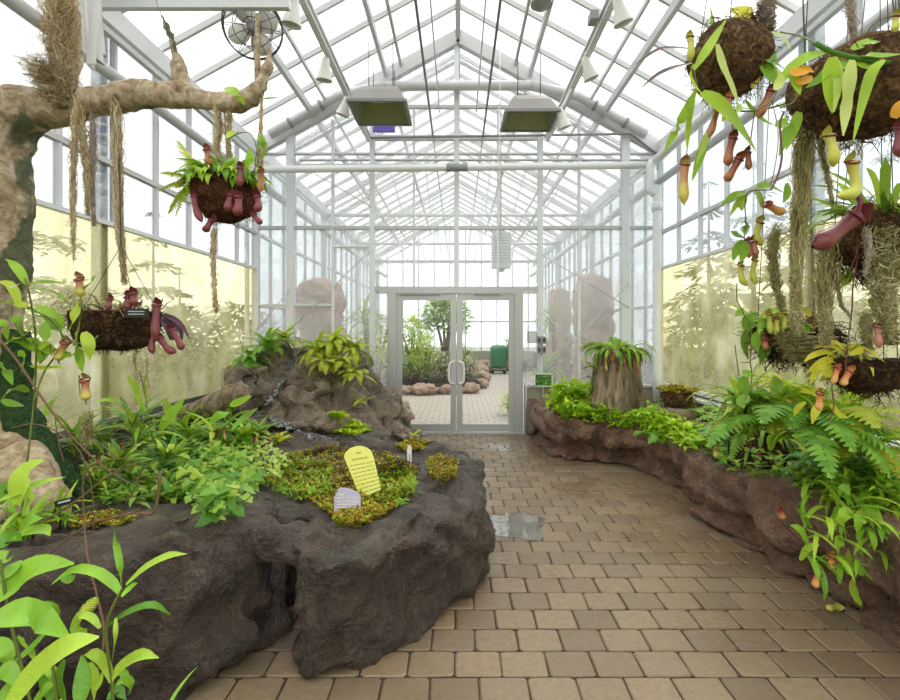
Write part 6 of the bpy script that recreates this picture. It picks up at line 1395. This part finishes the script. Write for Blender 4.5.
conifer((-4.6, 11.2, -.3), 2.3, .5, 'small conifer showing through the stained panel nearest the mound')
conifer((5.2, 9.6, -.3), 3.0, 1.0, 'broad conifer showing through the opposite stained panel by the corner')
conifer((6.6, 7.6, -.3), 4.6, 1.4, 'tall conifer outside behind the clear panes over the long planter')
conifer((7.4, 10.5, -.3), 5.4, 1.7, 'conifer outside, seen above the panel between downpipe and baskets')
conifer((6.2, 5.0, -.3), 4.4, 1.3, 'conifer outside behind the hanging baskets')
conifer((7.6, 15.0, -.3), 6.4, 1.7, 'tall dark conifer outside, seen through the clear panes beside the downpipe')
conifer((8.6, 14.4, -.3), 6.8, 1.8, 'tallest conifer outside, seen through the clear panes left of the ball-like basket', 8)
conifer((6.7, 13.2, -.3), 5.2, 1.3, 'shorter conifer outside close to the glass corner and downpipe')
conifer((-8.0, 13.0, -.3), 5.0, 1.4, 'tall conifer outside, seen through the clear panes between moss rope and round basket')
conifer((-8.5, 8.0, -.3), 4.2, 1.5, 'conifer outside beyond the clear panes under the tree limb')
for i, (x, y, r_, h_) in enumerate(((-4.4,3.2,.7,1.2),(-4.6,4.6,.6,1.5),(-4.5,6.4,.7,1.2),(-4.3,7.9,.6,1.0),(-4.5,9.2,.6,1.1),(4.3,6.8,.7,1.3),(4.4,8.2,.6,1.6),(4.3,5.2,.7,1.3),(4.4,3.8,.7,1.1),(4.3,2.6,.6,1.2),(4.6,10.5,.7,1.2))):
    lbs = ['round bush outside, low behind the trunk','dark bush outside behind the long basket','wide low bush outside behind the tall green shoots','low bush outside behind the log','low bush outside the panel nearest the mound','dark bush outside behind the stone pot','taller dark bush outside at the glass corner','dark bush outside behind the low stump','low bush outside behind the lowest bowl basket','bush outside at the outer edge, behind the moss curtain','low bush outside past the glass corner']
    shrub((x, y, -.3), r_, h_+.3, 420, .2, 'conifer', lbs[i], group='bushes outside the stained panels', trunk=.05)

far = [(-9.5,12.5,1.5,2.9,'distant rounded bush behind the panel, in line with the long basket'), (-8.6,15.5,1.5,2.6,'distant bush behind the panel, between long basket and round basket tail'), (-11.5,14.5,1.6,3.2,'distant tall bush behind the panel beside the vine'), (-13,12,1.7,2.8,'distant bush behind the panel near the trunk'), (-8.2,18.5,1.5,2.8,'distant bush behind the panel nearest the waterfall mound'),
       (8.6,17.5,1.5,3.0,'distant bush behind the opposite panel at the glass corner'), (9.2,14.5,1.5,2.6,'distant bush behind the opposite panel above the stone pot'), (10.8,15.2,1.6,3.1,'distant tall bush behind the opposite panel above the low stump'), (11.5,13,1.6,2.7,'distant bush behind the opposite panel beside the shaggy basket')]
for x, y, r_, h_, lb in far: shrub((x, y, -.3), r_, h_, 700, .4, 'conifer', lb, group='distant bushes outside the stained panels', trunk=.05)
# ================================================================== light and camera
wd = bpy.data.worlds.new('World'); sc.world = wd; wd.use_nodes = True
nt = wd.node_tree; nt.nodes.clear()
bg = nt.nodes.new('ShaderNodeBackground'); ow = nt.nodes.new('ShaderNodeOutputWorld')
bg.inputs[0].default_value = (1.0, .995, .98, 1); bg.inputs[1].default_value = 1.7
nt.links.new(bg.outputs[0], ow.inputs[0])
sd = bpy.data.lights.new('sun', 'SUN'); sd.energy = 1.6; sd.angle = math.radians(25); sd.color = (1, .96, .88)
so = bpy.data.objects.new('sun', sd); C.objects.link(so); so.rotation_euler = (math.radians(-32), math.radians(22), 0)
cd = bpy.data.cameras.new('camera'); co = bpy.data.objects.new('camera', cd); C.objects.link(co)
cd.sensor_width = 36; cd.lens = 36*F/900; cd.clip_start = .05; cd.clip_end = 200
co.location = CAM; co.rotation_euler = (math.radians(90), 0, 0)
cd.shift_x = -8/900; cd.shift_y = -20/900
sc.camera = co
sc.view_settings.view_transform = 'Standard'; sc.view_settings.look = 'None'; sc.view_settings.gamma = 1
sc.view_settings.use_curve_mapping = False; sc.view_settings.exposure = 0.52
cy = sc.cycles
cy.max_bounces = 10; cy.diffuse_bounces = 4; cy.glossy_bounces = 3; cy.transmission_bounces = 4; cy.transparent_max_bounces = 24
cy.sample_clamp_indirect = 6; cy.caustics_reflective = False; cy.caustics_refractive = False
